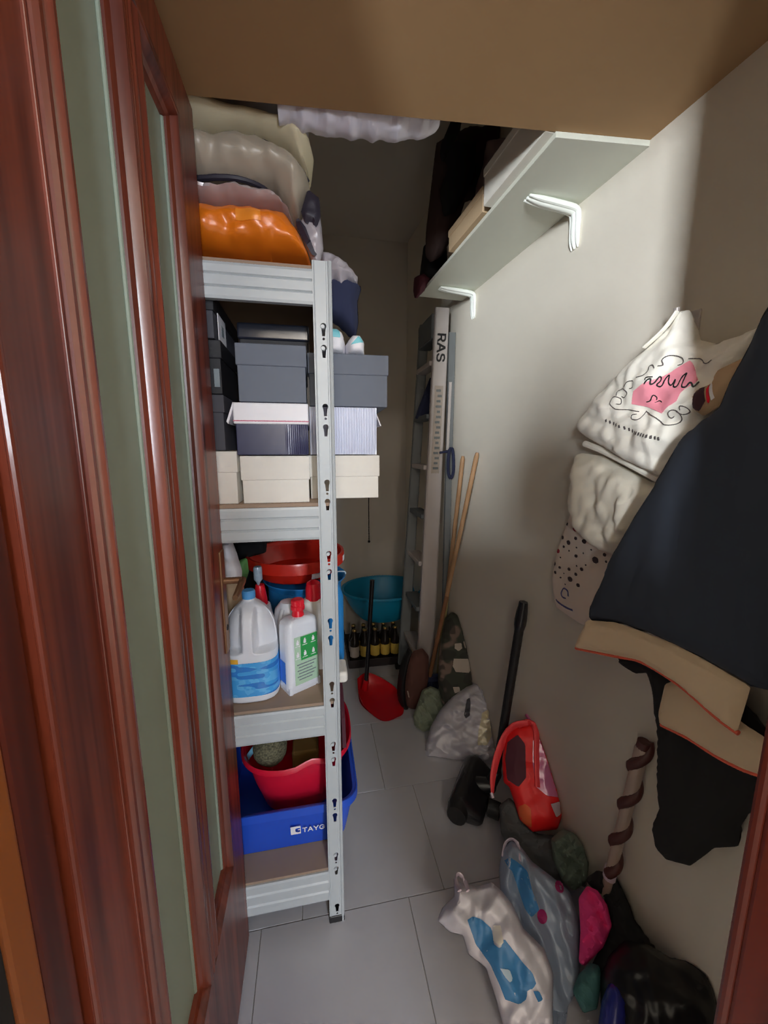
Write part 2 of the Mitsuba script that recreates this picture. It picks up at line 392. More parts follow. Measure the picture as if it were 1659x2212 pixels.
# door frame
lab('trim_2', 'reddish wooden door frame around the doorway', kind='structure')
scene['trim_2'] = mikit.ply(cat(bx(.458, .53, .10, .27, 0, 2.1, .006), bx(.445, .46, .10, .17, 0, 2.08, .004)), 'm_jamb_wood', smooth=False)
add('trim_2__post', bx(-.236, -.217, .257, .283, 0, 2.1, .004), 'm_jamb_light', smooth=False)
add('trim_2__stop', bx(-.31, -.218, .283, .318, 0, 2.1, .004), 'm_jamb_wood', smooth=False)
add('trim_2__gap_shade', bx(-.312, -.2175, .10, .2565, 0, 2.1, .003), 'm_gap_shade', smooth=False)  # near-black block standing in for the unlit gap beside the jamb
add('trim_2__head', bx(-.31, .53, .10, .24, 2.05, 2.098, .004), 'm_jamb_wood', smooth=False)
add('trim_2__casing', bx(.457, .60, .268, .282, 0, 2.098, .005), 'm_jamb_wood', smooth=False)

# the door: open, standing along +y
lab('door_1', 'varnished reddish wooden door standing open, with two tall frosted panes', kind='structure')
DX = -.215; DT = .040
PAN = [(.440, .586), (.645, .788)]; PZ = (.44, 1.93)
leaf = sbox(.305, .01, .945, 2.055) if False else Polygon([(.323, .012), (.945, .012), (.945, 2.055), (.323, 2.055)])
for a, b in PAN: leaf = leaf.difference(sbox(a, PZ[0], b, PZ[1]))
leafm = extr(leaf, DT, (DX-DT, 0, 0), (0, 1, 0), (0, 0, 1))
edge = tube([(DX-.012, .943, .012), (DX-.012, .943, 2.055)], .012, 10)
lp = bx(DX-.014, DX+.001, .312, .325, .012, 2.055, .004)
scene['door_1'] = mikit.ply(cat(leafm, edge), 'm_door_wood', smooth=30)
def mould(a, b, z0, z1, prof):
    "a moulding running round a rectangular opening; prof = (distance into the opening, height over the face)"
    rings = []
    for (cy, cz, sy, sz) in ((a, z0, 1, 1), (b, z0, -1, 1), (b, z1, -1, -1), (a, z1, 1, -1)):
        rings.append([(DX+h, cy+sy*t, cz+sz*t) for t, h in prof])
    R = np.array(rings+[rings[0]]); k, n = R.shape[:2]; f = []
    for i in range(k-1):
        for j in range(n-1):
            q = (i*n+j, i*n+j+1, (i+1)*n+j+1, (i+1)*n+j); f += [(q[0], q[1], q[2]), (q[0], q[2], q[3])]
    m = trimesh.Trimesh(R.reshape(-1, 3), f, process=False)
    if m.face_normals[:, 0].mean() < 0: m.invert()
    return m
PROF = [(-.028, -.001), (-.0275, .006), (-.024, .0095), (-.019, .0095), (-.017, .006), (-.0145, .0055), (-.012, .009), (-.008, .0125), (-.003, .012), (0, .007), (.002, .000), (.008, -.004), (.010, -.014)]
for a, b in PAN:
    add('door_1__moulding', mould(a, b, *PZ, PROF), 'm_door_wood', smooth=28)
    add('door_1__pane', bx(DX-.018, DX-.012, a-.002, b+.002, PZ[0]-.002, PZ[1]+.002), 'm_glass_frost', smooth=False)
    lab('door_1__pane' if a < .5 else 'door_1__pane_001', 'grey-green frosted pane')
    add(('door_1__pane' if a < .5 else 'door_1__pane_001')+'__bevel', extr(Polygon([(b-.010, -.0125), (b-.006, -.0115), (b-.004, -.0085), (b-.003, -.0125)]), PZ[1]-PZ[0]-.02, (DX, 0, PZ[0]+.01), (0, 1, 0), (1, 0, 0)) if False else tube([(DX-.011, b-.0085, PZ[0]+.01), (DX-.011, b-.0085, PZ[1]-.01)], .0035, 8), 'm_glass_frost')
add('door_1__bead', cat(bx(DX-.004, DX+.004, .324, .332, .012, 2.055, .003), bx(DX-.004, DX+.003, .408, .412, .012, 2.055, .001)), 'm_door_wood', smooth=False)
hp = add('door_1__handle', rbx(DX-.001, DX+.005, .902, .936, .900, 1.150, .0025), 'm_bronze')
lab(hp, 'bronze handle plate with lever')
add('door_1__handle__lever', cat(tube([(DX+.003, .922, 1.075), (DX+.045, .922, 1.075)], .008, 14), tube([(DX+.045, .925, 1.075), (DX+.047, .90, 1.075), (DX+.047, .82, 1.070)], [.008, .008, .006], 14, smooth=5)), 'm_bronze')
add('door_1__handle__keyhole', tube([(DX+.003, .919, .96), (DX+.0062, .919, .96)], .007, 14), 'm_slot')

# unseen hall behind the camera, shaped to light the closet
st('unseen_hall_wall', cat(bx(-3.2, -3.1, -4.2, .12, 0, 3.4), bx(2.3, 2.4, -4.2, .12, 0, 3.4), bx(-3.2, 2.4, -4.3, -4.2, 0, 3.4), bx(-3.2, -.56, .12, .22, 0, 3.4), bx(1.15, 2.4, .12, .22, 0, 3.4), bx(-3.2, 2.4, -4.3, .22, 3.4, 3.5)), 'm_hall', 'unseen hall walls behind the camera, set pale to bounce light into the closet')
def unseen_window(n, W, m):  # glowing pane out of view, placed to light the closet
    (x, y), w_, z0, z1 = W
    d = np.array([0, .3])-np.array([x, y]); d /= np.linalg.norm(d); u = np.array([d[1], -d[0]])
    key = f'unseen_window_{n}'
    lab(key, 'unseen daylit hall windowpane, placed to light the closet', kind='structure')
    q = [np.array([x, y])+u*s*w_/2 for s in (-1, 1)]
    v = np.array([(*q[0], z0), (*q[1], z0), (*q[1], z1), (*q[0], z1)])
    f = np.array([(0, 1, 2), (0, 2, 3)])
    t = trimesh.Trimesh(v, f, process=False)
    if t.face_normals[0][:2] @ d < 0: t.invert()
    scene[key] = {**mikit.ply(t, 'm_white'), 'emitter': {'type': 'area', 'radiance': {'type': 'rgb', 'value': m}}}
    fr = []
    for a, b in ((0, 1), (1, 2), (2, 3), (3, 0)):
        fr.append(tube([v[a]-[*(d*.03), 0], v[b]-[*(d*.03), 0]], .03, 4))
    add(key+'__frame', cat(*fr), 'm_white', smooth=False)
unseen_window(1, UNSEEN_WINDOW_A, DAY_A); unseen_window(2, UNSEEN_WINDOW_B, DAY_B)
for (lx, ly, lk, ll) in ((-.75, -2.9, 1.7, 'unseen round ceiling lamp at the left of the hall, placed to raise ambient light'), (.14, -3.1, 2.3, 'unseen round ceiling lamp at the end of the hall, placed to raise ambient light')):
    k = thing('unseen_ceiling_lamp', ll, 'lamp')  # out of view, placed to brighten the shaded walls
    scene[k+'__shade'] = {**mikit.ply(lathe([(0, 0), (.15, .01), (.23, .05), (.25, .12), (0, .12)], (lx, ly, 2.47)), 'm_lamp', smooth=40), 'emitter': {'type': 'area', 'radiance': {'type': 'rgb', 'value': [c*lk for c in UNSEEN_LAMP]}}}
    add(k+'__rod', tube([(lx, ly, 2.59), (lx, ly, 3.4)], .012, 10), 'm_lamp')
    add(k+'__base', lathe([(0, .06), (.27, .06), (.27, .075), (0, .075)], (lx, ly, 2.525)), 'm_lamp')
k = thing('unseen_wardrobe', 'unseen tall brown furniture in the hall, placed to shade the closet floor', 'unseen_wardrobe')  # out of view, blocks daylight to shade the right part of the floor
add(k+'__body', bx(.489, 1.10, -1.25, -.66, .06, 2.2, .004), 'm_furniture', smooth=False)
for i in (0, 1): add(k+'__door', bx(.495+.30*i, .79+.30*i, -.66, -.642, .1, 2.16, .003), 'm_furniture', smooth=False)
add(k+'__plinth', bx(.50, 1.09, -1.24, -.68, 0, .06), 'm_furniture', smooth=False)
k = thing('unseen_cabinet', 'unseen low brown furniture in the hall, placed to shade the lower right wall', 'unseen_cabinet')  # out of view, blocks daylight low on the right wall
add(k+'__body', bx(-1.15, -.50, -1.05, -.70, .05, 1.44, .004), 'm_furniture', smooth=False)
add(k+'__plinth', bx(-1.13, -.52, -1.03, -.72, 0, .05), 'm_furniture', smooth=False)
for i in (0, 1): add(k+'__door', bx(-1.14+.315*i, -.83+.315*i, -.70, -.684, .08, 1.42, .003), 'm_furniture', smooth=False)
# the unseen photographer behind the camera, body widened to shade the right wall
k = thing('person', 'unseen person in dark clothes holding up a phone in the doorway', 'person')
PX, PY = -.20, -.47
def bone(a, ra, b, rb): return m3.Manifold.hull_points(np.vstack([trimesh.creation.icosphere(2, ra).vertices+np.array(a), trimesh.creation.icosphere(2, rb).vertices+np.array(b)]).astype(np.float32))
def P_(x, y, z): return (PX+x, PY+y, z)
sk = [bone(P_(-.10, 0, .94), .115, P_(.10, 0, .94), .115), bone(P_(-.13, -.01, 1.2), .09, P_(-.15, -.01, .62), .09), bone(P_(.13, -.01, 1.2), .09, P_(.15, -.01, .62), .09), bone(P_(-.1, -.01, .66), .12, P_(.1, -.01, .66), .12), bone(P_(-.13, -.01, .62), .10, P_(-.13, -.01, .2), .10), bone(P_(.13, -.01, .62), .10, P_(.13, -.01, .2), .10), bone(P_(0, -.01, .62), .10, P_(0, -.01, .2), .10), bone(P_(-.09, 0, 1.10), .095, P_(.09, 0, 1.10), .095), bone(P_(-.11, 0, 1.26), .10, P_(.11, 0, 1.26), .10), bone(P_(-.13, 0, 1.33), .06, P_(.13, 0, 1.33), .06),
      bone(P_(0, 0, .98), .12, P_(0, 0, 1.25), .11), bone(P_(0, .01, 1.36), .055, P_(0, .03, 1.44), .05), bone(P_(0, .03, 1.50), .078, P_(0, .02, 1.545), .085), bone(P_(0, .065, 1.475), .05, P_(0, .07, 1.53), .055), bone(P_(0, .115, 1.495), .014, P_(0, .108, 1.525), .010)]
for s in (-1, 1):
    sk += [bone(P_(s*.09, 0, .90), .095, P_(s*.10, .01, .48), .058), bone(P_(s*.10, .01, .48), .056, P_(s*.10, -.02, .09), .038), bone(P_(s*.10, -.03, .035), .036, P_(s*.11, .13, .03), .028)]
arm = [((.17, 0, 1.32), .052), ((.20, .10, 1.09), .042), ((.255, .385, 1.27), .028)]
arm2 = [((-.17, 0, 1.32), .052), ((-.19, .06, 1.08), .042), ((.09, .36, 1.22), .028)]
for A in (arm, arm2):
    for (p, r), (q, t_) in zip(A, A[1:]): sk.append(bone(P_(*p), r, P_(*q), t_))
    w_ = np.array(A[-1][0])
    sk.append(bone(P_(*w_), .028, P_(*(w_+[.005, .03, .04])), .030))
    for j in range(4):
        b_ = w_+[.012*(j-1.5)*.2, .035, .035+.019*(j-1)]; sk.append(bone(P_(*b_), .009, P_(*(b_+[.035, .015, .008])), .008)); sk.append(bone(P_(*(b_+[.035, .015, .008])), .008, P_(*(b_+[.05, -.008, .010])), .007))
    sk.append(bone(P_(*(w_+[-.01, .02, .02])), .011, P_(*(w_+[.015, .0, .065])), .009))
body = sk[0]
for q in sk[1:]: body = body+q
bm = tri(body.refine_to_length(.014)); trimesh.smoothing.filter_taubin(bm, iterations=12)
add(k+'__body', bm, 'm_navy_cloth', smooth=True)
add(k+'__hair', hull_spheres((P_(0, .0, 1.535), .093), (P_(0, -.02, 1.48), .075)), 'm_black_cloth', smooth=True)
add('phone', rbx(-.055, .03, -.030, -.021, 1.335, 1.49, .004), 'm_black_plastic', label='dark phone held up by the person', cat='phone')


# ================================================================ shelving unit
S = thing('shelving_unit', 'grey slotted metal shelving unit with fibreboard shelves beside the door', 'shelving unit')
SX0, SX1, SY0, SY1 = -.405, .056, .94, 1.84
KZ = [.026+.1781*k for k in range(10)]
def keyhole(s=1.0):
    return union_all([Point(0, .006).buffer(.0068, quad_segs=6), Polygon([(-.0052, .006), (.0052, .006), (.0032, -.0155), (-.0032, -.0155)])])
def upright(x, y, sx, sy):
    "an angle post: face along x (slotted), flange along y; (x, y) its outer corner"
    face = sbox(0, 0, .043, 1.795)
    for z in KZ:
        for dz in (.0235, -.0235):
            if 0.0 < z+dz < 1.79: face = face.difference(affinity.translate(keyhole(), .0205, z+dz))
        face = face.difference(Point(.0205, z+.002).buffer(.0028))
    if sx > 0:
        face = affinity.translate(affinity.scale(face, -1, 1, origin=(0, 0)), 0, 0)
    f = extr(face, .0018, (x, y, 0), (1, 0, 0), (0, 0, 1))
    if sy > 0: f.apply_translation([0, .0018, 0])
    fl = bx(min(x, x-sx*.0018), max(x, x-sx*.0018), min(y, y+sy*.04), max(y, y+sy*.04), 0, 1.795)
    bead = tube([(x-sx*.0042, y+sy*.001, 0.0), (x-sx*.0042, y+sy*.001, 1.795)], .0048, 10)
    rib = tube([(x-sx*.0385, y+sy*.0012, 0), (x-sx*.0385, y+sy*.0012, 1.795)], .0022, 8)
    rib2 = tube([(x-sx*.012, y+sy*.0022, 0), (x-sx*.012, y+sy*.0022, 1.795)], .0026, 8)
    return cat(f, fl, bead, rib, rib2)
for (x, y, sx, sy) in ((SX1, SY0, 1, 1), (SX0, SY0, -1, 1), (SX1, SY1, 1, -1), (SX0, SY1, -1, -1)):
    p_ = add(S+'__upright', upright(x, y, sx, sy), 'm_metal_grey', smooth=30)
    add(p_+'__foot', rbx(min(x+sx*.001, x-sx*.044), max(x+sx*.001, x-sx*.044), min(y-sy*.003, y+sy*.03), max(y-sy*.003, y+sy*.03), -.001, .022, .003), 'm_black_plastic')
LEV = [1.778, 1.243, .704, .176]
def beam_profile(h):
    return [(0, 0), (-.002, .006), (-.002, h*.30), (.0015, h*.34), (-.002, h*.38), (-.002, h*.64), (.0015, h*.68), (-.002, h*.72), (-.002, h-.006), (0, h), (.014, h), (.014, h-.002), (.002, h-.002), (.002, .002), (.014, .002), (.014, 0)]
def beam(x0, x1, y, z, h, along='x', s=1):
    P = Polygon(beam_profile(h))
    if along == 'x': return extr(P, x1-x0, (x0, y, z-h), (0, s, 0), (0, 0, 1)) if s > 0 else extr(P, x1-x0, (x1, y, z-h), (0, s, 0), (0, 0, 1))
    return extr(P, x1-x0, (y, x1, z-h), (s, 0, 0), (0, 0, 1)) if s > 0 else extr(P, x1-x0, (y, x0, z-h), (s, 0, 0), (0, 0, 1))
hook = lambda z, d: tube([(SX1-.0225, SY0-.0022, z+d), (SX1-.0225, SY0+.004, z+d)], [.0045, .006], 10)
for i, z in enumerate(LEV):
    h = (.074, .082, .088, .100)[i]
    add(S+'__front_beam', beam(SX0+.040, SX1-.042, SY0+.004, z, h), 'm_metal_grey', smooth=False)
    add(S+'__back_beam', beam(SX0+.040, SX1-.042, SY1-.004, z, h, s=-1), 'm_metal_grey', smooth=False)
    add(S+'__side_beam', beam(SY0+.04, SY1-.04, SX1-.004, z, h, 'y', -1), 'm_metal_grey', smooth=False)
    add(S+'__side_beam', beam(SY0+.04, SY1-.04, SX0+.004, z, h, 'y', 1), 'm_metal_grey', smooth=False)
    b = add(S+'__board', bx(SX0+.008, SX1-.008, SY0+.008, SY1-.008, z+.0005, z+.0085), 'm_board', smooth=False)
    for d_ in (.0285, -.0185): add(S+'__upright__rivet', hook(KZ[(9, 6, 3, 0)[i]] if i < 3 else KZ[1], d_), 'm_metal_grey')
Z1, Z2, Z3, Z4 = [z+.009 for z in LEV]
lab(S+'__board', 'brown fibreboard shelf'); 
for i in (1, 2, 3): lab(S+f'__board_{i:03d}', 'brown fibreboard shelf')

# ---------------------------------------------------------------- shelf 2: boxes
def carton(key, label, x0, x1, y0, y1, z0, z1, m, lid=.05, lm=None, ov=.003, cat_='box', group=None, rot=0):
    t = thing(key, label, cat_, group)
    b = bx(x0, x1, y0, y1, z0, z1-.002, .0015); l = bx(x0-ov, x1+ov, y0-ov, y1+ov, z1-lid, z1, .002)
    for q in (b, l):
        if rot: q.apply_transform(trimesh.transformations.rotation_matrix(math.radians(rot), [0, 0, 1], [(x0+x1)/2, y0, 0]))
    add(t+'__body', b, m, smooth=False); add(t+'__lid', l, lm or m, smooth=False)
    return t
B0 = .965; D2 = .30
carton('shoe_box', 'cream lidded shoe box at the bottom of the middle stack, left of the metal post', -.164, -.008, B0, B0+D2, Z2, 1.366, 'm_cream', .058, group=None)
t = thing('shoe_box', 'dark blue box with white lid in clear plastic, in the middle stack', 'box')
add(t+'__body', bx(-.172, -.008, B0, B0+D2, 1.368, 1.487, .002), 'm_navy_box', smooth=False)
add(t+'__lid', cat(bx(-.176, -.004, B0-.004, B0+D2, 1.440, 1.489, .003), extr(Polygon([(-.171, 1.489), (-.176, 1.489), (-.192, 1.445), (-.188, 1.440)]), .12, (0, B0+.12, 0), (1, 0, 0), (0, 0, 1))), 'm_white', smooth=False)
add(t+'__stripe', bx(-.1765, -.0035, B0-.0045, B0+D2-.01, 1.446, 1.4485), 'm_pink_line', smooth=False)
def ribbed(x0, x1, y, z0, z1, n, amp, sh):
    xs = np.linspace(x0, x1, n*8+1); zs = np.linspace(z0, z1, 14)
    X_, Z_ = np.meshgrid(xs, zs)
    t_ = (X_-x0)/(x1-x0); f_ = .5+.5*np.sin(t_*n*2*np.pi+2*meshkit.noise(np.stack([t_*9, Z_*0, Z_*0], -1)))
    k_ = np.clip(sh(t_), 0, 1)
    Y_ = y-amp*f_*k_-.004*np.sin((Z_-z0)/(z1-z0)*np.pi)*k_
    V_ = np.stack([X_, Y_, Z_], -1).reshape(-1, 3); w_ = len(xs); f = []
    for i in range(len(zs)-1):
        for j in range(w_-1): f += [(i*w_+j, i*w_+j+1, (i+1)*w_+j+1), (i*w_+j, (i+1)*w_+j+1, (i+1)*w_+j)]
    return trimesh.Trimesh(V_, f, process=False)
add(t+'__plastic_wrap', ribbed(-.060, -.006, B0-.0015, 1.370, 1.440, 11, .002, lambda t: t*1.3), 'm_navy_box', smooth=True)
carton('shoe_box', 'slate grey shoe box at the top of the middle stack, left of the metal post', -.161, -.008, B0, B0+D2, 1.491, 1.620, 'm_grey_box', .048)
t = thing('gift_box', 'flat glossy black box lying on the left grey shoe box under the top shelf', 'box')
add(t+'__body', bx(-.170, .0, 1.07, 1.30, 1.622, 1.660, .003), 'm_black_box', smooth=False)
add(t+'__lid', rbx(-.174, .004, 1.065, 1.305, 1.655, 1.695, .006), 'm_black_gloss', smooth=30)
B1 = 1.025
carton('shoe_box', 'cream lidded shoe box overhanging the shelf edge right of the metal post', -.004, .176, B1, B1+.31, Z2, 1.366, 'm_cream', .056, rot=-1.2)
t = thing('shoe_box', 'box in bright crinkled clear plastic right of the metal post', 'box')
add(t+'__body', bx(0.0, .170, B1+.004, B1+.30, 1.368, 1.488, .003), 'm_film', smooth=False)
add(t+'__plastic_wrap', ribbed(-.002, .172, B1, 1.368, 1.489, 26, .003, lambda t: np.clip(np.minimum(t, 1-t)*12, 0, 1)), 'm_film', smooth=True)
add(t+'__flap', extr(Polygon([(.172, 1.488), (.176, 1.484), (.192, 1.445), (.188, 1.446)]), .16, (0, B1+.2, 0), (1, 0, 0), (0, 0, 1)), 'm_white', smooth=False)
carton('shoe_box', 'slate grey lidded shoe box overhanging the shelf right of the metal post', 0.0, .200, B1, B1+.30, 1.491, 1.620, 'm_grey_box', .05, rot=-1.5)
for i, (x0, x1, z1, seed) in enumerate(((.030, .098, 1.695, 1), (.098, .150, 1.682, 2))):
    t = thing('napkin_pack', ('wrapped pack of white napkins with a teal print, right beside the metal post', 'wrapped pack of white napkins, nearest the corner of the grey box')[i], 'napkin pack', 'napkin packs on the right grey shoe box')
    P_ = [(x0, 1.622), (x1, 1.622), (x1+.001, 1.66), (x1-.006, z1-.012), ((x0+x1)/2+.012, z1), ((x0+x1)/2-.014, z1-.002), (x0+.004, z1-.016), (x0-.001, 1.66)]
    so = soft_box(P_, B1+.012, .16, rnd=.014, res=.006, amp=.003, freq=(40, 40), seed=seed, rnd_=None) if False else Soft(P_, front(B1+.09), .075, .075, cap=.016, res=.006, amp=.003, freq=(40, 40), seed=seed, rnd=.006)
    add(t+'__body', so.mesh, 'm_white')
    pp = [(x0+.012, z1-.03), (x1-.016, z1-.032), ((x0+x1)/2+.014, z1-.004), ((x0+x1)/2-.012, z1-.008)] if i == 0 else [(x0+.010, z1-.034), (x1-.004, z1-.026), ((x0+x1)/2+.01, z1-.006)]
    add(t+'__print', so.decal(pp, .0012, .004), 'm_teal')
carton('shoe_box', 'cream box low behind the door edge', -.335, -.176, B0, B0+D2, Z2, 1.377, 'm_cream', .05)
carton('storage_box', 'dark grey box on the cream box behind the door edge', -.360, -.197, B0, B0+D2, 1.379, 1.505, 'm_dark_box', .04)
t = carton('storage_box', 'black box with a small pale label behind the door edge', -.355, -.197, B0+.005, B0+D2, 1.507, 1.625, 'm_black_box', .04)
add(t+'__sticker', bx(-.2125, -.2005, B0+.001, B0+.0045, 1.522, 1.562), 'm_text_grey', smooth=False)
t = carton('storage_box', 'topmost dark box with a white tag on its side behind the door edge', -.365, -.206, B0, B0+D2, 1.627, 1.725, 'm_dark_box', .04, 'm_black_box')
add(t+'__tag', cat(bx(-.2032, -.2018, B0+.03, B0+.11, 1.628, 1.69)), 'm_white', smooth=False)
add(t+'__tag__print', bx(-.2022, -.2012, B0+.06, B0+.085, 1.648, 1.672), 'm_text_grey', smooth=False)

# ---------------------------------------------------------------- shelf 1: bags on top
k = thing('blanket_bag', 'bright orange plastic bag lying on the top shelf', 'bag')
so = Soft([(-0.291, 1.932), (-0.106, 1.94), (-0.039, 1.935), (-0.01, 1.897), (0.018, 1.843), (0.018, 1.831), (-0.3, 1.817)], front(1.10), .125, .2, cap=.05, res=.008, amp=.012, freq=(9, 16), seed=3, rnd=.006, crumple=10)
add(k+'__body', so.mesh, 'm_orange_bag')
add(k+'__patch', so.decal([(-0.148, 1.905), (-0.095, 1.906), (-0.094, 1.879), (-0.148, 1.877)]), 'm_orange_patch')
k = add('plastic_bag', Soft([(-0.288, 1.97), (-0.146, 1.98), (-0.07, 1.978), (-0.019, 1.939), (-0.033, 1.934), (-0.106, 1.935), (-0.291, 1.932)], front(1.10), .11, .2, cap=.03, res=.007, amp=.012, freq=(16, 26), seed=5, rnd=.004, crumple=14).mesh, 'm_clear_bag', label='flattened clear plastic bag between the orange bag and the grey bag', cat='bag')
k = thing('bedding_bag', 'grey zipped bedding bag with dark piping on the top shelf pile', 'bag')
so = Soft([(-0.29, 2.065), (-0.099, 2.086), (-0.052, 2.073), (-0.015, 2.05), (0.019, 2.02), (0.013, 1.983), (-0.014, 1.932), (-0.039, 1.946), (-0.072, 1.98), (-0.298, 1.971)], front(1.10), .125, .22, cap=.05, res=.008, amp=.014, freq=(8, 18), seed=11, rnd=.006, crumple=8)
add(k+'__body', so.mesh, 'm_grey_bag')
add(k+'__piping', cat(tube(so.at([(-0.281, 2.061), (-0.161, 2.074), (-0.099, 2.079), (-0.052, 2.065), (-0.016, 2.042), (0.012, 2.017)], .004), .004, 8, smooth=4), tube(so.at([(-0.288, 1.978), (-0.166, 1.986), (-0.104, 1.987), (-0.074, 1.984)], .004), .007, 8, smooth=4)), 'm_piping')
flap = Soft([(0.014, 1.997), (0.036, 1.968), (0.042, 1.924), (0.045, 1.875), (0.033, 1.833), (0.018, 1.836), (0.003, 1.871), (-0.019, 1.914), (-0.002, 1.949)], front(1.06), .02, .03, cap=.03, res=.006, amp=.010, freq=(30, 14), seed=17, rnd=.004, crumple=12)
add(k+'__flap', flap.mesh, 'm_silver_bag')
add(k+'__strap', Soft([(-0.019, 1.935), (0.002, 1.911), (0.023, 1.858), (0.034, 1.851), (0.018, 1.847), (-0.003, 1.881), (-0.02, 1.909)], front(1.04), .012, .012, cap=.02, res=.008, amp=.004, freq=(30, 30), seed=3, rnd=.004).mesh, 'm_piping')
add(k+'__strap', Soft([(0.01, 1.993), (0.037, 1.976), (0.039, 1.935), (0.024, 1.902), (0.016, 1.933), (0.006, 1.911), (-0.008, 1.941)], front(1.04), .01, .01, cap=.02, res=.008, amp=.006, freq=(30, 30), seed=4, rnd=.004).mesh, 'm_piping')
k = add('pillow', Soft([(-0.292, 2.157), (-0.136, 2.148), (-0.033, 2.142), (0.017, 2.114), (0.03, 2.092), (0.011, 2.065), (0.019, 2.024), (-0.015, 2.052), (-0.051, 2.075), (-0.099, 2.088), (-0.3, 2.065)], front(1.10), .12, .22, cap=.07, res=.009, amp=.010, freq=(7, 14), seed=21, rnd=.006, crumple=7).mesh, 'm_cream_bag', label='cream pillow in clear plastic on top of the bedding bag', cat='pillow')
k = add('plastic_bag', Soft([(-0.297, 2.216), (-0.01, 2.236), (0.024, 2.197), (0.014, 2.15), (-0.026, 2.153), (-0.141, 2.16), (-0.301, 2.173)], front(1.09), .12, .2, cap=.05, res=.008, amp=.016, freq=(16, 10), seed=25, rnd=.006, crumple=14).mesh, 'm_silver_bag', label='topmost grey plastic bag of the pile, close under the low slab', cat='bag')
k = thing('quilt', 'white quilt in clear plastic bulging over the far edge of the low slab', 'quilt')
qp = np.array([(-0.051, 1.005, 2.119), (-0.011, 1.005, 2.121), (0.051, 1.005, 2.124), (0.156, 1.005, 2.131), (0.244, 1.005, 2.14), (0.302, 1.005, 2.147), (0.318, 1.005, 2.15)]); qp[:, 2] += .004
tq = tube(qp, [.03, .036, .042, .044, .042, .034, .012], 48, smooth=18)
c_ = tq.vertices; ax = (c_[:, 0]-c_[:, 0].min())
tq.vertices = c_+np.stack([0*ax, -.006*np.abs(np.sin(ax*70+2*meshkit.noise(c_*9))), .006*np.abs(np.sin(ax*58))+.008*(meshkit.fbm(c_*45, 2)-.5)], 1)
add(k+'__body', tq, 'm_quilt', smooth=60)
add(k+'__folded_end', rbx(-.06, .40, .62, 1.03, 2.243, 2.42, .07), 'm_quilt')
k = add('trousers', Soft([(0.047, 1.838), (0.103, 1.847), (0.154, 1.834), (0.141, 1.794), (0.143, 1.735), (0.132, 1.686), (0.101, 1.713), (0.079, 1.731), (0.045, 1.741)], front(1.16), .05, .05, cap=.03, res=.009, amp=.012, freq=(26, 9), seed=31, rnd=.006).mesh, 'm_navy_cloth', label='dark navy trousers hanging off the top shelf behind the metal post', cat='clothes')
k = add('plastic_bag', Soft([(0.036, 1.904), (0.072, 1.898), (0.11, 1.879), (0.141, 1.846), (0.139, 1.818), (0.109, 1.828), (0.097, 1.799), (0.073, 1.827), (0.046, 1.812), (0.035, 1.846)], front(1.14), .045, .05, cap=.035, res=.006, amp=.014, freq=(26, 26), seed=36, rnd=.004, crumple=18).mesh, 'm_silver_bag', label='crumpled clear plastic bag hanging over the top of the metal post', cat='bag')

# ---------------------------------------------------------------- shelf 3: bottles and basins
def se(hx, hy, e, n=48):
    a = np.linspace(0, 2*np.pi, n, endpoint=False); c, s = np.cos(a), np.sin(a)
    return np.stack([hx*np.sign(c)*np.abs(c)**(2/e), hy*np.sign(s)*np.abs(s)**(2/e)], 1)
J = thing('bleach_jug', 'white plastic jug with blue cap and blue label on the third shelf', 'bottle')
JC = np.array([-.178, 1.040]); JH = .285
jp = [(0, .86), (.012, .97), (.03, 1.0), (.16, 1.0), (.36, .99), (.50, .98), (.62, .945), (.72, .87), (.80, .745), (.86, .575), (.905, .40), (.935, .26), (.955, .21), (.99, .21)]
jz = np.linspace(0, .99, 70); jw = np.interp(jz, *zip(*jp)); rings = []
for t, w_ in zip(jz, jw):
    q = se(.072*w_, .062*min(1, w_*1.1), 3.2 if t < .5 else 2.6, 96)
    z = Z3+JH*t
    fr = np.clip(-q[:, 1]/(.062*w_), 0, 1)                   # 1 on the front
    x = q[:, 0]
    up = smooth_ = np.clip((t-.49)/.03, 0, 1)*np.clip((.91-t)/.08, 0, 1)
    ridge = np.clip((np.abs(x)-.015)/.006, 0, 1)
    dep = .024*up*ridge*np.clip(fr*2.2, 0, 1)
    rings.append(np.column_stack([JC[0]+x, JC[1]+q[:, 1]+dep, np.full(len(q), z)]))
add(J+'__body', loft(rings), 'm_white_plastic', smooth=50)
lr = []
for t in np.linspace(.07, .405, 14):
    w_ = np.interp(t, *zip(*jp)); q = se(.072*w_+.0009, .062*min(1, w_*1.1)+.0009, 3.2, 96)
    lr.append(np.column_stack([JC[0]+q[:, 0], JC[1]+q[:, 1], np.full(96, Z3+JH*t)]))
add(J+'__label', loft(lr, close=False), 'm_jug_label', smooth=50)
lr = []
for t in np.linspace(.405, .450, 4):
    w_ = np.interp(t, *zip(*jp)); q = se(.072*w_+.0012, .062*min(1, w_*1.1)+.0012, 3.2, 96)[56:70]
    lr.append(np.column_stack([JC[0]+q[:, 0], JC[1]+q[:, 1], np.full(14, Z3+JH*t)]))
R_ = np.array(lr); f = []
for i in range(3):
    for j in range(13): f += [(i*14+j, i*14+j+1, (i+1)*14+j+1), (i*14+j, (i+1)*14+j+1, (i+1)*14+j)]
add(J+'__banner', trimesh.Trimesh(R_.reshape(-1, 3), f, process=False), 'm_yellow')
cap = [(0, .0), (.0165, 0), (.0175, .002), (.0175, .018), (.015, .022), (0, .022)]
add(J+'__cap', lathe(cap, (*JC, Z3+JH*.955), 28), 'm_blue_cap', smooth=30)

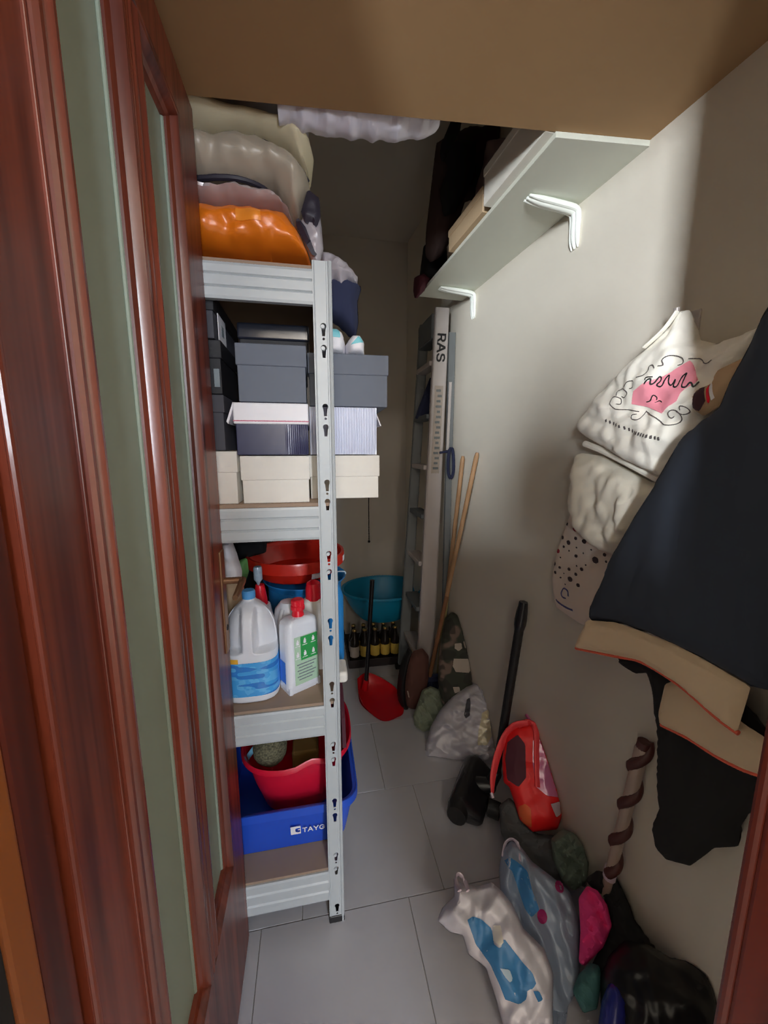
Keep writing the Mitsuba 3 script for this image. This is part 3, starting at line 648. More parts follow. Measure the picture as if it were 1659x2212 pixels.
K = thing('cleaner_bottle', 'flat white bottle with red cap and green label on the third shelf', 'bottle')
KC, KA = np.array([-.050, 1.038]), math.radians(30)
ku, kv = np.array([math.cos(KA), math.sin(KA)]), np.array([-math.sin(KA), math.cos(KA)])
def kxyz(q, z): return np.column_stack([KC[0]+q[:, 0]*ku[0]+q[:, 1]*kv[0], KC[1]+q[:, 0]*ku[1]+q[:, 1]*kv[1], np.full(len(q), z) if np.ndim(z) == 0 else z])
KH = .205; rings = []
for t, a, r in ((0, .90, .016), (.01, .97, .018), (.03, 1.0, .018), (.25, 1, .018), (.5, 1, .018), (.75, .99, .018), (.9, .97, .018), (.95, .9, .017), (.985, .74, .014), (1.0, .50, .012)):
    rings.append(kxyz(rrect(.051*a, .031*a, min(r, .03*a), 10), Z3+.008*(t > .001)+KH*t))
add(K+'__body', loft(rings), 'm_white_plastic', smooth=45)
add(K+'__foot', loft([kxyz(rrect(.006, .030, .004, 4)+np.array([sx*.042, 0]), z) for z in (Z3, Z3+.02) for sx in (-1,)]), 'm_white_plastic', smooth=30)
add(K+'__foot', loft([kxyz(rrect(.005, .030, .004, 4)+np.array([.045, 0]), z) for z in (Z3, Z3+.02)]), 'm_white_plastic', smooth=30)
def kplate(x0, x1, z0, z1, off=.0317):
    q = np.array([(x0, -off), (x1, -off)]); a = kxyz(q, z0); b = kxyz(q, z1)
    return trimesh.Trimesh(np.vstack([a, b]), [(0, 1, 3), (0, 3, 2)], process=False)
lb = add(K+'__label', kplate(-.031, .042, Z3+.024, Z3+.165, .0314), 'm_pale_label', smooth=False)
add(lb+'__picture', cat(kplate(-.029, .002, Z3+.094, Z3+.163, .0318)), 'm_pale_label', smooth=False)
add(lb+'__panel', cat(kplate(-.012, .040, Z3+.094, Z3+.163, .0320)), 'm_green_label', smooth=False)
ic = []
for cx_, cz_ in ((.001, .148), (.027, .148), (.001, .112), (.027, .112), (-.021, .148), (-.021, .112)):
    ic += [kplate(cx_-.004, cx_+.004, Z3+cz_-.006, Z3+cz_+.004, .0323), kplate(cx_-.002, cx_+.002, Z3+cz_+.004, Z3+cz_+.009, .0323), kplate(cx_-.008, cx_+.008, Z3+cz_-.011, Z3+cz_-.009, .0323)]
add(lb+'__icon', cat(*ic), 'm_white', smooth=False)
add(lb+'__text', cat(*[kplate(-.024+.004*(i % 2), .034-.006*(i % 3), Z3+.082-.009*i, Z3+.085-.009*i, .0323) for i in range(6)]), 'm_text_grey', smooth=False)
sd = kxyz(np.array([(-.0516, -.016), (-.0516, .018)]), Z3+.030); sd2 = kxyz(np.array([(-.0516, -.016), (-.0516, .018)]), Z3+.094)
add(K+'__side_label', trimesh.Trimesh(np.vstack([sd, sd2]), [(0, 3, 1), (0, 2, 3)], process=False), 'm_blue_label', smooth=False)
cz = Z3+KH+.006
add(K+'__neck', lathe([(0, -.004), (.0175, -.004), (.016, .008), (.0135, .020), (0, .020)], (*KC, cz), 28), 'm_red_cap', smooth=40)
gear = lambda r, z: np.array([((r+.0007*(i % 2))*math.cos(i*math.pi/28)+KC[0], (r+.0007*(i % 2))*math.sin(i*math.pi/28)+KC[1], z) for i in range(56)])
add(K+'__cap', loft([gear(.0175, cz+.019), gear(.0185, cz+.022), gear(.0185, cz+.030), gear(.0165, cz+.032), gear(.0165, cz+.034), gear(.0175, cz+.037), gear(.0170, cz+.046), gear(.014, cz+.049)]), 'm_red_cap', smooth=25)

t = thing('spray_bottle', 'bottle with red collar and clear nozzle behind the jug', 'bottle')
q = [(-0.166, 1.17, 0.92), (-0.166, 1.17, 0.979), (-0.171, 1.17, 1.026)]
cxy = (q[0][0], 1.17)
add(t+'__body', lathe([(0, Z3), (.034, Z3), (.036, Z3+.01), (.036, Z3+.16), (.028, Z3+.2), (.016, q[0][2]-.005), (0, q[0][2]-.005)], (cxy[0], cxy[1], 0), 28), 'm_white_plastic')
add(t+'__collar', lathe([(0, q[0][2]-.012), (.022, q[0][2]-.012), (.020, q[0][2]+.012), (.013, q[1][2]-.004), (0, q[1][2]-.004)], (cxy[0], cxy[1], 0), 28), 'm_red_cap')
add(t+'__nozzle', lathe([(0, q[1][2]-.006), (.003, q[1][2]-.006), (.006, q[1][2]+.004), (.013, q[1][2]+.014), (.013, q[2][2]), (.011, q[2][2]+.006), (0, q[2][2]+.006)], (cxy[0]-.004, cxy[1], 0), 24), 'm_clear_grey')
t = thing('detergent_bottle', 'round white bottle half hidden behind the jug and the red-capped bottle', 'bottle')
q = [(-0.136, 1.16, 0.907), (-0.087, 1.16, 0.93), (-0.047, 1.16, 0.869)]
add(t+'__body', lathe([(0, Z3), (.042, Z3), (.046, Z3+.012), (.046, q[1][2]-.05), (.040, q[1][2]-.02), (.024, q[1][2]), (0, q[1][2]+.004)], (q[1][0]+.006, 1.135, 0), 36), 'm_white_plastic')
add(t+'__handle', tube([(q[1][0]-.01, 1.105, q[1][2]-.015), (q[1][0]-.016, 1.088, q[1][2]-.05), (q[1][0]-.016, 1.09, q[1][2]-.12), (q[1][0]-.01, 1.105, q[1][2]-.14)], .008, 12, smooth=6), 'm_white_plastic')
# basins
def basin(t, part, c, rx, ry, z0, z1, m, lip=.02, thick=.004, n=64, taper=.72, skirt=None):
    sk = skirt or lip*.8
    prof = [(0, z0), (taper*.96, z0), (taper, z0+.012), (.94, z1-.02), (1.0, z1-.006), (1.0+lip/rx, z1-.002), (1.0+lip/rx+.02, z1-sk*.4), (1.0+lip/rx+.02, z1-sk), (1.0+lip/rx+.004, z1-sk), (1.0+lip/rx-.01, z1-.010), (.985, z1-.016), (.92, z1-.034), (taper-.03, z0+.018), (taper*.9, z0+.008), (0, z0+.008)]
    P_ = np.array(prof); P_ = P_[::1]
    m_ = trimesh.creation.revolve(np.column_stack([P_[:, 0], P_[:, 1]]), sections=n)
    m_.apply_scale([rx, ry, 1]); m_.apply_translation([c[0], c[1], 0]); m_.fix_normals()
    return add(t+'__'+part, m_, m, smooth=40)
t = thing('basin', 'blue round basin under the red basin on the third shelf', 'basin')
basin(t, 'bowl', (-.035, 1.34), .135, .140, Z3, .944, 'm_blue_basin', .006, taper=.92)
t = thing('basin', 'red basin with a white price sticker stacked in the blue basin', 'basin')
RC = (-.064, 1.36)
rings = []
for s_, z in ((.02, .946), (.74, .946), (.80, .952), (.92, .992), (.97, 1.012), (1.0, 1.026), (1.05, 1.028), (1.06, 1.020), (1.06, .992), (1.045, .992), (1.04, 1.014), (.985, 1.018), (.95, 1.006), (.90, .994), (.78, .960), (.02, .953)):
    a = np.linspace(0, 2*np.pi, 72, endpoint=False); rings.append(np.column_stack([RC[0]+.160*s_*np.cos(a), RC[1]+.170*s_*np.sin(a), np.full(72, z)]))
add(t+'__bowl', loft(rings, close=False), 'm_red_basin', smooth=40)
a = np.linspace(-1.22, -.80, 8)
st_ = np.vstack([np.column_stack([RC[0]+(.1535+.3*(z-.972))*np.cos(a), RC[1]+(.1630+.3*(z-.972))*np.sin(a), np.full(8, z)]) for z in (.968, .991)])
add(t+'__sticker', trimesh.Trimesh(st_*1.0, [f for j in range(7) for f in ((j, j+1, 8+j+1), (j, 8+j+1, 8+j))], process=False), 'm_white', smooth=False)
a = np.linspace(-.35, .1, 8)
st_ = np.vstack([np.column_stack([RC[0]+.1705*np.cos(a), RC[1]+.181*np.sin(a), np.full(8, z)]) for z in (.996, 1.016)])
add(t+'__sticker', trimesh.Trimesh(st_*1.0, [f for j in range(7) for f in ((j, j+1, 8+j+1), (j, 8+j+1, 8+j))], process=False), 'm_white', smooth=False)
t = thing('detergent_bottle', 'beige bottle with domed red cap behind the metal post', 'bottle')
add(t+'__body', loft([np.column_stack([rrect(.038*w_, .030*w_, .02*w_, 8)+[-.006, 1.135], np.full(32, z)]) for w_, z in ((.95, Z3), (1, Z3+.01), (1, .90), (.9, .925), (.62, .936))]), 'm_cream', smooth=45)
add(t+'__cap', lathe([(0, .932), (.024, .932), (.024, .965), (.020, .983), (.010, .990), (0, .991)], (-.006, 1.135, 0), 28), 'm_red_cap')
k = add('paper_bag', Soft([(-0.257, 1.132), (-0.224, 1.133), (-0.214, 1.099), (-0.202, 1.045), (-0.204, 1.016), (-0.265, 1.015)], front(1.10), .03, .03, cap=.02, res=.007, amp=.006, freq=(40, 40), seed=41, rnd=.004).mesh, 'm_white', label='crumpled white printed bag behind the door edge on the third shelf', cat='bag')
k = add('black_bag', Soft([(-0.295, 1.087), (-0.157, 1.084), (-0.164, 1.03), (-0.227, 1.015), (-0.249, 1.009), (-0.299, 1.022)], front(1.34), .04, .05, cap=.03, res=.01, amp=.01, freq=(20, 20), seed=42, rnd=.006).mesh, 'm_black_cloth', label='black bag at the back of the third shelf under the beam', cat='bag')
k = add('cloth', Soft([(-0.243, 1.033), (-0.21, 1.043), (-0.207, 0.995), (-0.22, 0.962), (-0.244, 0.973)], front(1.24), .02, .03, cap=.02, res=.008, amp=.006, freq=(40, 40), seed=43, rnd=.004).mesh, 'm_green', label='small green cloth beside the white printed bag', cat='cloth')
k = add('jar', lathe([(0, Z3), (.045, Z3), (.048, Z3+.01), (.048, Z3+.24), (.04, Z3+.27), (.04, Z3+.29), (0, Z3+.29)], (-.255, 1.16, 0), 32), 'm_tan_box', label='tan canister behind the jug at the door edge', cat='canister')
for q_ in (('stand_box', 'dark box at the back of the third shelf behind the bottles', -.38, -.19, 1.56, 1.80, Z3, .98, 'm_black_box'),):
    carton('storage_box', q_[1], *q_[2:8], q_[8], .03)
t = thing('shampoo_bottle', 'blue bottle just right of the metal post on the third shelf', 'bottle')
q = [(0.082, 1.16, 0.978), (0.08, 1.16, 0.859)]
add(t+'__body', lathe([(0, Z3), (.022, Z3), (.024, Z3+.01), (.024, q[0][2]-.05), (.014, q[0][2]-.02), (.010, q[0][2]-.012), (0, q[0][2]-.012)], (q[0][0]-.020, 1.16, 0), 28), 'm_blue_basin')
add(t+'__pump', cat(lathe([(0, q[0][2]-.014), (.009, q[0][2]-.014), (.009, q[0][2]), (0, q[0][2])], (q[0][0]-.020, 1.16, 0), 18), tube([(q[0][0]-.02, 1.16, q[0][2]), (q[0][0]-.02, 1.16, q[0][2]+.025), (q[0][0]+.008, 1.155, q[0][2]+.028), (q[0][0]+.012, 1.155, q[0][2]+.02)], .0025, 8, smooth=4)), 'm_clear_grey')
k = add('soap_bar', rbx(.055, .085, 1.02, 1.10, Z3, Z3+.035, .010), 'm_cream', label='cream block right of the metal post at the edge of the third shelf', cat='soap')

# ---------------------------------------------------------------- shelf 4: tubs
def rtub(t, part, cx_, cy_, hx, hy, r, z0, z1, m, lip, taper=.86, th=.004, bump=None):
    prof = [(0.0, z0, -1), (taper, z0, 0), (taper+.01, z0+.006, 0), (1.0, z1-.03, 0), (1.0, z1-.026, 0), (1.0, z1-.026, lip), (1.0, z1, lip), (1.0, z1, lip-.004), (1.0, z1-.004, lip-.006), (.995, z1-.006, 0), (.975, z1-.03, -.001), (taper-.03, z0+.008, -.001), (0.0, z0+.008, -1)]
    rings = []
    for s, z, o in prof:
        if o == -1: q = rrect(.01, .01, .005, 10)
        else: q = rrect(hx*s+o, hy*s+o, max(r*s+o, .01), 10)
        zz = np.full(len(q), z)
        if bump and z > z1-.05: zz = zz+bump(q, z)
        rings.append(np.column_stack([cx_+q[:, 0], cy_+q[:, 1], zz]))
    return add(t+'__'+part, loft(rings, close=False), m, smooth=35)
t = thing('storage_tub', 'blue plastic tub with white lettering on the lowest shelf', 'tub')
TX, TY = -.115, 1.21
rtub(t, 'body', TX, TY, .212, .205, .045, Z4+.001, .352, 'm_tub_blue', .014, .88)
lg = []
sq = sbox(-.024, -.014, .004, .016).difference(affinity.translate(Polygon([(-.004, -.008), (.004, -.008), (.004, .0), (-.002, .0), (-.002, .003), (.004, .003), (.004, .009), (-.004, .009), (-.009, .006), (-.009, -.005)]), -.002, 0))
lgo = extr(sq, .0012, (0, 0, 0), (1, 0, 0), (0, 1, 0))
tx = meshkit.text_mesh('TAYG', .017, .0012, bold=True); tx.apply_translation([.007, -.011, 0])
lgm = cat(lgo, tx)
ang = math.atan2(.212*.12, .16)
v = lgm.vertices; tl = .155
lgm.vertices = np.column_stack([-.068+v[:, 0]*1.05, TY-.205*.955-.006+(v[:, 1]*-.17)-v[:, 2], .262+v[:, 1]*1.05])
add(t+'__lettering', lgm, 'm_white', smooth=False)
t = thing('basin', 'red wash basin standing in the blue tub on the lowest shelf', 'basin')
rings = []
RX, RY, RZ0, RZ1 = -.072, 1.20, .25, .462
for s, z, w_ in ((.05, RZ0, 0), (.62, RZ0, 0), (.70, RZ0+.010, 0), (.86, RZ0+.10, .2), (.95, RZ1-.05, .6), (1.0, RZ1-.008, 1), (1.05, RZ1, 1), (1.07, RZ1-.004, 1), (1.07, RZ1-.016, 1), (1.055, RZ1-.016, 1), (1.045, RZ1-.008, 1), (.985, RZ1-.012, 1), (.93, RZ1-.05, .6), (.84, RZ0+.10, .2), (.68, RZ0+.016, 0), (.6, RZ0+.008, 0), (.05, RZ0+.008, 0)):
    q = se(.165*s, .175*s, 2.8, 72); a_ = np.arctan2(q[:, 1], q[:, 0])
    b_ = np.exp(-((a_+1.30)/.22)**2)+np.exp(-((a_-1.84)/.22)**2)
    q = q*(1-.05*w_*b_)[:, None]
    rings.append(np.column_stack([RX+q[:, 0], RY+q[:, 1], z+.016*w_*b_]))
add(t+'__bowl', loft(rings, close=False), 'm_tub_red', smooth=45)
q = [(-0.154, 1.11, 0.424)][0]
mm = trimesh.creation.icosphere(4, 1.0); mm.apply_scale([.055, .05, .056]); vv = mm.vertices
mm.vertices = vv*(1+.10*(meshkit.fbm(vv*60, 2)-.5)[:, None]+.25*(meshkit.noise(vv*14)-.5)[:, None])+[q[0]+.002, 1.115, .462]
add('scrub_mitt', mm, 'm_mitt', smooth=False, label='olive grey fuzzy cleaning mitt in the red basin', cat='mitt')
add('scrub_brush', cat(tube([(-0.234, 1.12, 0.415), (-0.208, 1.12, 0.454), (-0.178, 1.12, 0.485), (-0.151, 1.12, 0.497)], [.007, .008, .008, .007], 12, smooth=6, flat=((0, 1, 0), .5))), 'm_light_blue', label='light blue brush handle beside the fuzzy mitt', cat='brush')
add('sponge', rbx(-.088, -.005, 1.10, 1.18, .38, .442, .010), 'm_sponge', label='brown sponge in the red basin beside the mitt', cat='sponge')
t = add('dark_lid', extr(Polygon([(1.06, .47), (1.36, .47), (1.34, .56), (1.26, .615), (1.16, .60), (1.09, .55)]), .012, (.068, 0, 0), (0, 1, 0), (0, 0, 1)), 'm_maroon', label='dark red tray standing in the red basin behind the post', cat='tray', smooth=30)

# ================================================================ right wall: shelf, hooks, clothes
t = thing('wall_shelf', 'long white board shelf on brackets high on the right wall', 'shelf')
def wallbox(s0, s1, d0, d1, z0, z1, b=.0015):
    m = bx(s0, s1, d0, d1, z0, z1, b); p = m.vertices
    m.vertices = W0+p[:, :1]*WD+p[:, 1:2]*WN+p[:, 2:]*np.array([0, 0, 1.])
    m.fix_normals(); return m
bp_ = [onwall(.900, 0, .0005), onwall(1.885, 0, .0005), onwall(1.885, 0, .222), onwall(.934, 0, .232)]
add(t+'__board', extr(Polygon([(p[0], p[1]) for p in bp_]), .0125, (0, 0, 2.087), (1, 0, 0), (0, 1, 0)), 'm_shelf_white', smooth=False)
for i, s in enumerate((1.128, 1.76)):
    b = t+'__bracket' if i == 0 else t+'__bracket_001'
    L = .172; V_ = .118
    pts = [onwall(s, 2.081, L), onwall(s, 2.078, L*.75), onwall(s, 2.074, .05), onwall(s, 2.069, .016), onwall(s, 2.052, .008), onwall(s, 2.02, .0075), onwall(s, 2.087-V_+.02, .006), onwall(s, 2.087-V_, .003)]
    add(b, cat(tube(pts, [.004, .010, .012, .012, .011, .011, .009, .003], 14, smooth=6, flat=(WD, 1.0)), tube([p+WD*.013 for p in pts], [.003, .007, .008, .008, .008, .007, .006, .002], 10, smooth=6, flat=(WD, 1.0)), tube([p-WD*.013 for p in pts], [.003, .007, .008, .008, .008, .007, .006, .002], 10, smooth=6, flat=(WD, 1.0))), 'm_bracket')
    add(b+'__screw', cat(*[tube([onwall(s, z, .010), onwall(s, z, .017)], .0045, 10) for z in (2.035,)]), 'm_alu')
def wallcarton(label, s0, s1, d0, d1, z0, z1, m):
    t = thing('storage_box', label, 'box')
    add(t+'__body', wallbox(s0, s1, d0, d1, z0, z1-.02), m, smooth=False); add(t+'__lid', wallbox(s0-.002, s1+.002, d0-.002, d1+.003, z1-.022, z1), m, smooth=False)
wallcarton('cream flat box at the near end of the wall shelf', .94, 1.225, .02, .255, 2.1000, 2.20, 'm_cream')
wallcarton('tan flat box behind the cream box on the wall shelf', 1.25, 1.50, .02, .245, 2.1000, 2.17, 'm_tan_box')
add('cloth', Soft([(0.492, 2.368), (0.514, 2.562), (0.633, 2.624), (0.757, 2.644), (0.886, 2.658), (0.795, 2.501), (0.739, 2.412), (0.642, 2.376), (0.597, 2.247), (0.551, 2.166), (0.513, 2.138), (0.477, 2.169), (0.479, 2.252)], front(1.64), .05, .07, cap=.05, res=.014, amp=.02, freq=(18, 9), seed=51, rnd=.01).mesh, 'm_brown_cloth', label='dark brown heap of clothes on the wall shelf', cat='clothes')
k = thing('handbag', 'black bag with strap on the brown heap on the wall shelf', 'bag')
add(k+'__body', Soft([(0.513, 2.497), (0.578, 2.52), (0.645, 2.518), (0.645, 2.424), (0.603, 2.33), (0.569, 2.281), (0.525, 2.261), (0.507, 2.348), (0.538, 2.425)], front(1.56), .04, .04, cap=.04, res=.012, amp=.014, freq=(18, 10), seed=53, rnd=.008).mesh, 'm_black_cloth')
add(k+'__strap', Soft([(0.476, 2.431), (0.513, 2.515), (0.551, 2.525), (0.544, 2.483), (0.511, 2.42), (0.486, 2.373), (0.471, 2.394)], front(1.46), .02, .02, cap=.03, res=.01, amp=.004, freq=(18, 10), seed=54, rnd=.004).mesh, 'm_black_cloth')
add('cloth', Soft([(0.684, 2.531), (0.793, 2.548), (0.752, 2.465), (0.697, 2.375), (0.669, 2.341), (0.646, 2.369), (0.675, 2.455)], front(1.55), .03, .05, cap=.03, res=.012, amp=.008, freq=(18, 10), seed=55, rnd=.006).mesh, 'm_lilac_grey', label='mauve folded cloth behind the cream box on the wall shelf', cat='cloth')
k = thing('purse', 'small black purse with maroon end at the far end of the wall shelf', 'bag')
add(k+'__body', Soft([(0.515, 2.272), (0.551, 2.289), (0.617, 2.284), (0.624, 2.206), (0.576, 2.138), (0.533, 2.112), (0.497, 2.136)], front(1.80), .05, .05, cap=.03, res=.009, amp=.006, freq=(24, 20), seed=56, rnd=.006).mesh, 'm_black_cloth')
add(k+'__end', Soft([(0.471, 2.134), (0.505, 2.151), (0.548, 2.124), (0.519, 2.084), (0.481, 2.045), (0.468, 2.088)], front(1.79), .05, .05, cap=.03, res=.008, amp=.004, freq=(24, 20), seed=57, rnd=.005).mesh, 'm_maroon')
add('walking_stick', tube([(0.561, 1.7, 2.231), (0.551, 1.7, 2.317), (0.541, 1.7, 2.386)], [.012, .011, .010], 14, smooth=4), 'm_lilac_grey', label='pale mauve stick standing by the black purse on the wall shelf', cat='stick')

def hook(s, z, label):
    t = thing('wall_hook', label, 'hook')
    add(t+'__plate', wallbox(s-.012, s+.012, .0, .005, z-.03, z+.03, .002), 'm_alu', smooth=False)
    add(t+'__arm', tube([onwall(s, z-.005, .003), onwall(s, z-.012, .03), onwall(s, z+.012, .05), onwall(s, z+.03, .055)], [.005, .005, .005, .006], 12, smooth=6), 'm_alu')
# cloth bags
h0 = [(0.74, 1.644), (0.588, 1.607)]
hook(*h0[0], 'small hook behind the top of the white printed bag'); hook(.50, 1.62, 'small hook behind the dark coat')
k = thing('cloth_bag', 'white cloth bag with pink print hanging on the right wall', 'bag')
bagA = Soft([(0.699, 1.66), (0.681, 1.622), (0.669, 1.591), (0.636, 1.575), (0.585, 1.581), (0.553, 1.591), (0.574, 1.531), (0.597, 1.488), (0.631, 1.417), (0.677, 1.346), (0.698, 1.318), (0.792, 1.35), (0.921, 1.409), (0.952, 1.429), (0.95, 1.462), (0.893, 1.52), (0.824, 1.573), (0.763, 1.608), (0.724, 1.634)], wallf(.075), .045, .03, cap=.06, res=.006, amp=.016, freq=(10, 22), seed=61, crumple=7, rnd=.006, rot=-35)
add(k+'__body', bagA.mesh, 'm_cloth_white')
add(k+'__hem', tube(bagA.at([(0.943, 1.397), (0.877, 1.377), (0.805, 1.35), (0.752, 1.329), (0.699, 1.308)], .0), .008, 10, smooth=6), 'm_cloth_white')
add(k+'__strap', tube(bagA.at([(0.7, 1.651), (0.723, 1.623), (0.761, 1.597)], .01), .006, 8, smooth=5, flat=((0, 0, 1), .5)), 'm_cloth_white')
add(k+'__print', bagA.decal([(0.768, 1.48), (0.759, 1.506), (0.73, 1.519), (0.705, 1.525), (0.682, 1.532), (0.668, 1.542), (0.656, 1.549), (0.648, 1.538), (0.637, 1.524), (0.632, 1.506), (0.653, 1.493), (0.66, 1.472), (0.677, 1.464), (0.693, 1.453), (0.704, 1.459), (0.736, 1.471)]), 'm_pink_print')
ln = []
def sw(pts, w=.0017): ln.append(bagA.line(pts, w, .0022))
sw([(0.735, 1.463), (0.743, 1.446), (0.76, 1.447), (0.762, 1.456), (0.752, 1.457)]); sw([(0.749, 1.462), (0.773, 1.468), (0.804, 1.473), (0.816, 1.486), (0.807, 1.5), (0.793, 1.494), (0.794, 1.483), (0.803, 1.484)]); sw([(0.801, 1.501), (0.802, 1.512), (0.787, 1.515), (0.775, 1.503), (0.782, 1.495), (0.792, 1.499)])
sw([(0.783, 1.518), (0.776, 1.528), (0.76, 1.527), (0.761, 1.515), (0.772, 1.513)]); sw([(0.751, 1.533), (0.736, 1.535), (0.726, 1.543), (0.728, 1.551), (0.719, 1.552), (0.713, 1.544)]); sw([(0.708, 1.548), (0.699, 1.548), (0.701, 1.558), (0.689, 1.564), (0.67, 1.556), (0.667, 1.545), (0.675, 1.543)]); sw([(0.659, 1.552), (0.64, 1.548), (0.621, 1.535), (0.61, 1.539)])
sw([(0.735, 1.461), (0.707, 1.448), (0.683, 1.431), (0.663, 1.43), (0.653, 1.442), (0.657, 1.454), (0.669, 1.457), (0.677, 1.451), (0.671, 1.442), (0.664, 1.445)]); sw([(0.659, 1.454), (0.649, 1.447), (0.638, 1.451), (0.641, 1.46), (0.651, 1.463), (0.651, 1.455)])
add(k+'__ornament', cat(*ln), 'm_ornament'); ln = []
# cursive word, and the two fine lines under it
sw([(0.73, 1.516), (0.725, 1.523), (0.719, 1.525), (0.72, 1.514), (0.713, 1.516), (0.705, 1.527), (0.701, 1.519), (0.709, 1.511), (0.7, 1.507), (0.691, 1.522), (0.685, 1.526), (0.686, 1.512), (0.68, 1.506), (0.673, 1.516), (0.675, 1.505), (0.668, 1.501), (0.662, 1.513), (0.656, 1.521), (0.652, 1.523), (0.656, 1.502), (0.649, 1.498), (0.642, 1.506), (0.638, 1.497), (0.631, 1.505)], .0026); sw([(0.733, 1.48), (0.724, 1.482), (0.717, 1.492), (0.711, 1.486), (0.716, 1.478), (0.707, 1.48), (0.699, 1.476)], .002); sw([(0.729, 1.524), (0.728, 1.529), (0.716, 1.528)], .002)
add(k+'__lettering', cat(*ln), 'm_print_black'); ln = []
for i in range(17):
    a = np.array([(0.832, 1.449), (0.749, 1.418), (0.687, 1.403)])
    tt = i/16*2; j = min(int(tt), 1); p = a[j]+(a[j+1]-a[j])*(tt-j)
    ln.append(bagA.decal(sbox(p[0]-.0022, p[1]-.004, p[0]+.0022, p[1]+.003), .002, .003))
add(k+'__small_print', cat(*ln), 'm_ornament')
k = add('cloth_bag', Soft([(0.992, 1.372), (0.908, 1.364), (0.766, 1.308), (0.715, 1.302), (0.739, 1.226), (0.793, 1.142), (0.827, 1.112), (0.879, 1.113), (0.963, 1.144), (1.002, 1.228), (1.002, 1.303)], wallf(.045), .045, .018, cap=.06, res=.007, amp=.020, freq=(26, 10), seed=64, crumple=8, rnd=.01, rot=-20).mesh, 'm_cloth_white_b', label='full white cloth bag hanging below the printed one', cat='bag')
k = thing('cloth_bag', 'pale cotton bag with dark and red dots, lowest of the hanging bags', 'bag')
bagC = Soft([(0.995, 1.29), (1.029, 1.224), (1.052, 1.17), (1.093, 1.056), (1.106, 0.958), (1.078, 0.868), (0.97, 0.86), (0.897, 0.874), (0.845, 0.954), (0.828, 1.062), (0.836, 1.122), (0.889, 1.198)], wallf(.014), .012, .010, cap=.03, res=.008, amp=.005, freq=(26, 8), seed=66, rnd=.006)
add(k+'__body', bagC.mesh, 'm_dots_cloth')
D = [(1.034, 1.198), (1.014, 1.173), (1.047, 1.154), (1.061, 1.108), (1.001, 1.119), (1.03, 1.099), (0.976, 1.135), (0.968, 1.117), (1.05, 1.081), (0.995, 1.092), (1.024, 1.075), (1.061, 1.043), (0.995, 1.066), (0.967, 1.082), (0.94, 1.099), (0.893, 1.097), (0.922, 1.074), (0.885, 1.08), (1.09, 1.015), (1.061, 1.01), (1.018, 1.018), (0.989, 1.037), (0.968, 1.033), (0.954, 1.05), (1.079, 0.988), (1.041, 0.997), (0.989, 1.011), (1.011, 0.988), (1.054, 0.979), (0.976, 0.981), (1.03, 0.965)]
rr = [.0060, .0045, .0065, .0075, .006, .0085, .006, .008, .005, .003, .0035, .003, .006, .003, .003, .006, .011, .004, .008, .005, .006, .003, .0065, .003, .006, .003, .006, .009, .003, .007, .003]
add(k+'__dot', cat(*[bagC.decal(affinity.scale(Point(*p).buffer(r*.9, quad_segs=4), 1.2, .95), .0012, .004) for p, r in zip(D, rr)]), 'm_dot_dark', kind='stuff')
D = [(1.007, 1.146), (1.075, 1.061)]
add(k+'__red_dot', cat(*[bagC.decal(affinity.scale(Point(*p).buffer(.0075, quad_segs=4), 1.2, .95), .0012, .004) for p in D]), 'm_dot_red', kind='stuff')
add(k+'__print', cat(bagC.line([(1.012, 0.933), (1.017, 0.948), (1.035, 0.95), (1.043, 0.932), (1.037, 0.921), (1.022, 0.922)], .005), bagC.line([(1.065, 0.9), (1.045, 0.894), (1.024, 0.893), (0.99, 0.896)], .006)), 'm_print_indigo')
# coat and trousers
k = thing('coat', 'large dark navy coat with cream lining turned out, hanging at the right', 'coat')
coat = Soft([(0.505, 1.606), (0.526, 1.582), (0.537, 1.549), (0.564, 1.483), (0.569, 1.457), (0.628, 1.409), (0.684, 1.292), (0.754, 1.142), (0.806, 1.001), (0.804, 0.953), (0.722, 0.987), (0.659, 0.997), (0.586, 1.004), (0.527, 1.004), (0.486, 1.0), (0.456, 0.996), (0.415, 1.015), (0.4, 1.169), (0.421, 1.362), (0.457, 1.553)], wallf(.125), .06, .03, cap=.07, res=.011, amp=.040, freq=(8, 1.6), seed=74, rnd=.006, edge=.15, crumple=0)
add(k+'__body', coat.mesh, 'm_navy_coat')
hem = Soft([(0.794, 0.968), (0.713, 0.999), (0.651, 1.008), (0.579, 1.016), (0.521, 1.014), (0.454, 1.008), (0.458, 0.962), (0.462, 0.92), (0.499, 0.926), (0.566, 0.944), (0.645, 0.945), (0.71, 0.922), (0.828, 0.878)], wallf(.160), .012, .012, cap=.02, res=.008, amp=.004, freq=(14, 4), seed=72, rnd=.002)
add(k+'__hem', hem.mesh, 'm_hem'); lab(k+'__hem', 'cream turned-out lining band')
add(k+'__hem__edging', tube(hem.at([(0.825, 0.88), (0.71, 0.922), (0.645, 0.945), (0.566, 0.944), (0.499, 0.926), (0.462, 0.921)], -.004)-np.array([0, 0, .003]), .0045, 8, smooth=5), 'm_trim_red')
lab(k+'__hem__edging', 'reddish edging')
cuff = Soft([(0.629, 0.892), (0.603, 0.92), (0.56, 0.925), (0.48, 0.907), (0.452, 0.906), (0.444, 0.899), (0.44, 0.842), (0.477, 0.826), (0.521, 0.816), (0.573, 0.813), (0.63, 0.798), (0.635, 0.821)], wallf(.105), .012, .012, cap=.02, res=.008, amp=.005, freq=(14, 5), seed=73, rnd=.002)
add(k+'__cuff', cuff.mesh, 'm_hem'); lab(k+'__cuff', 'second cream lining band lower down')
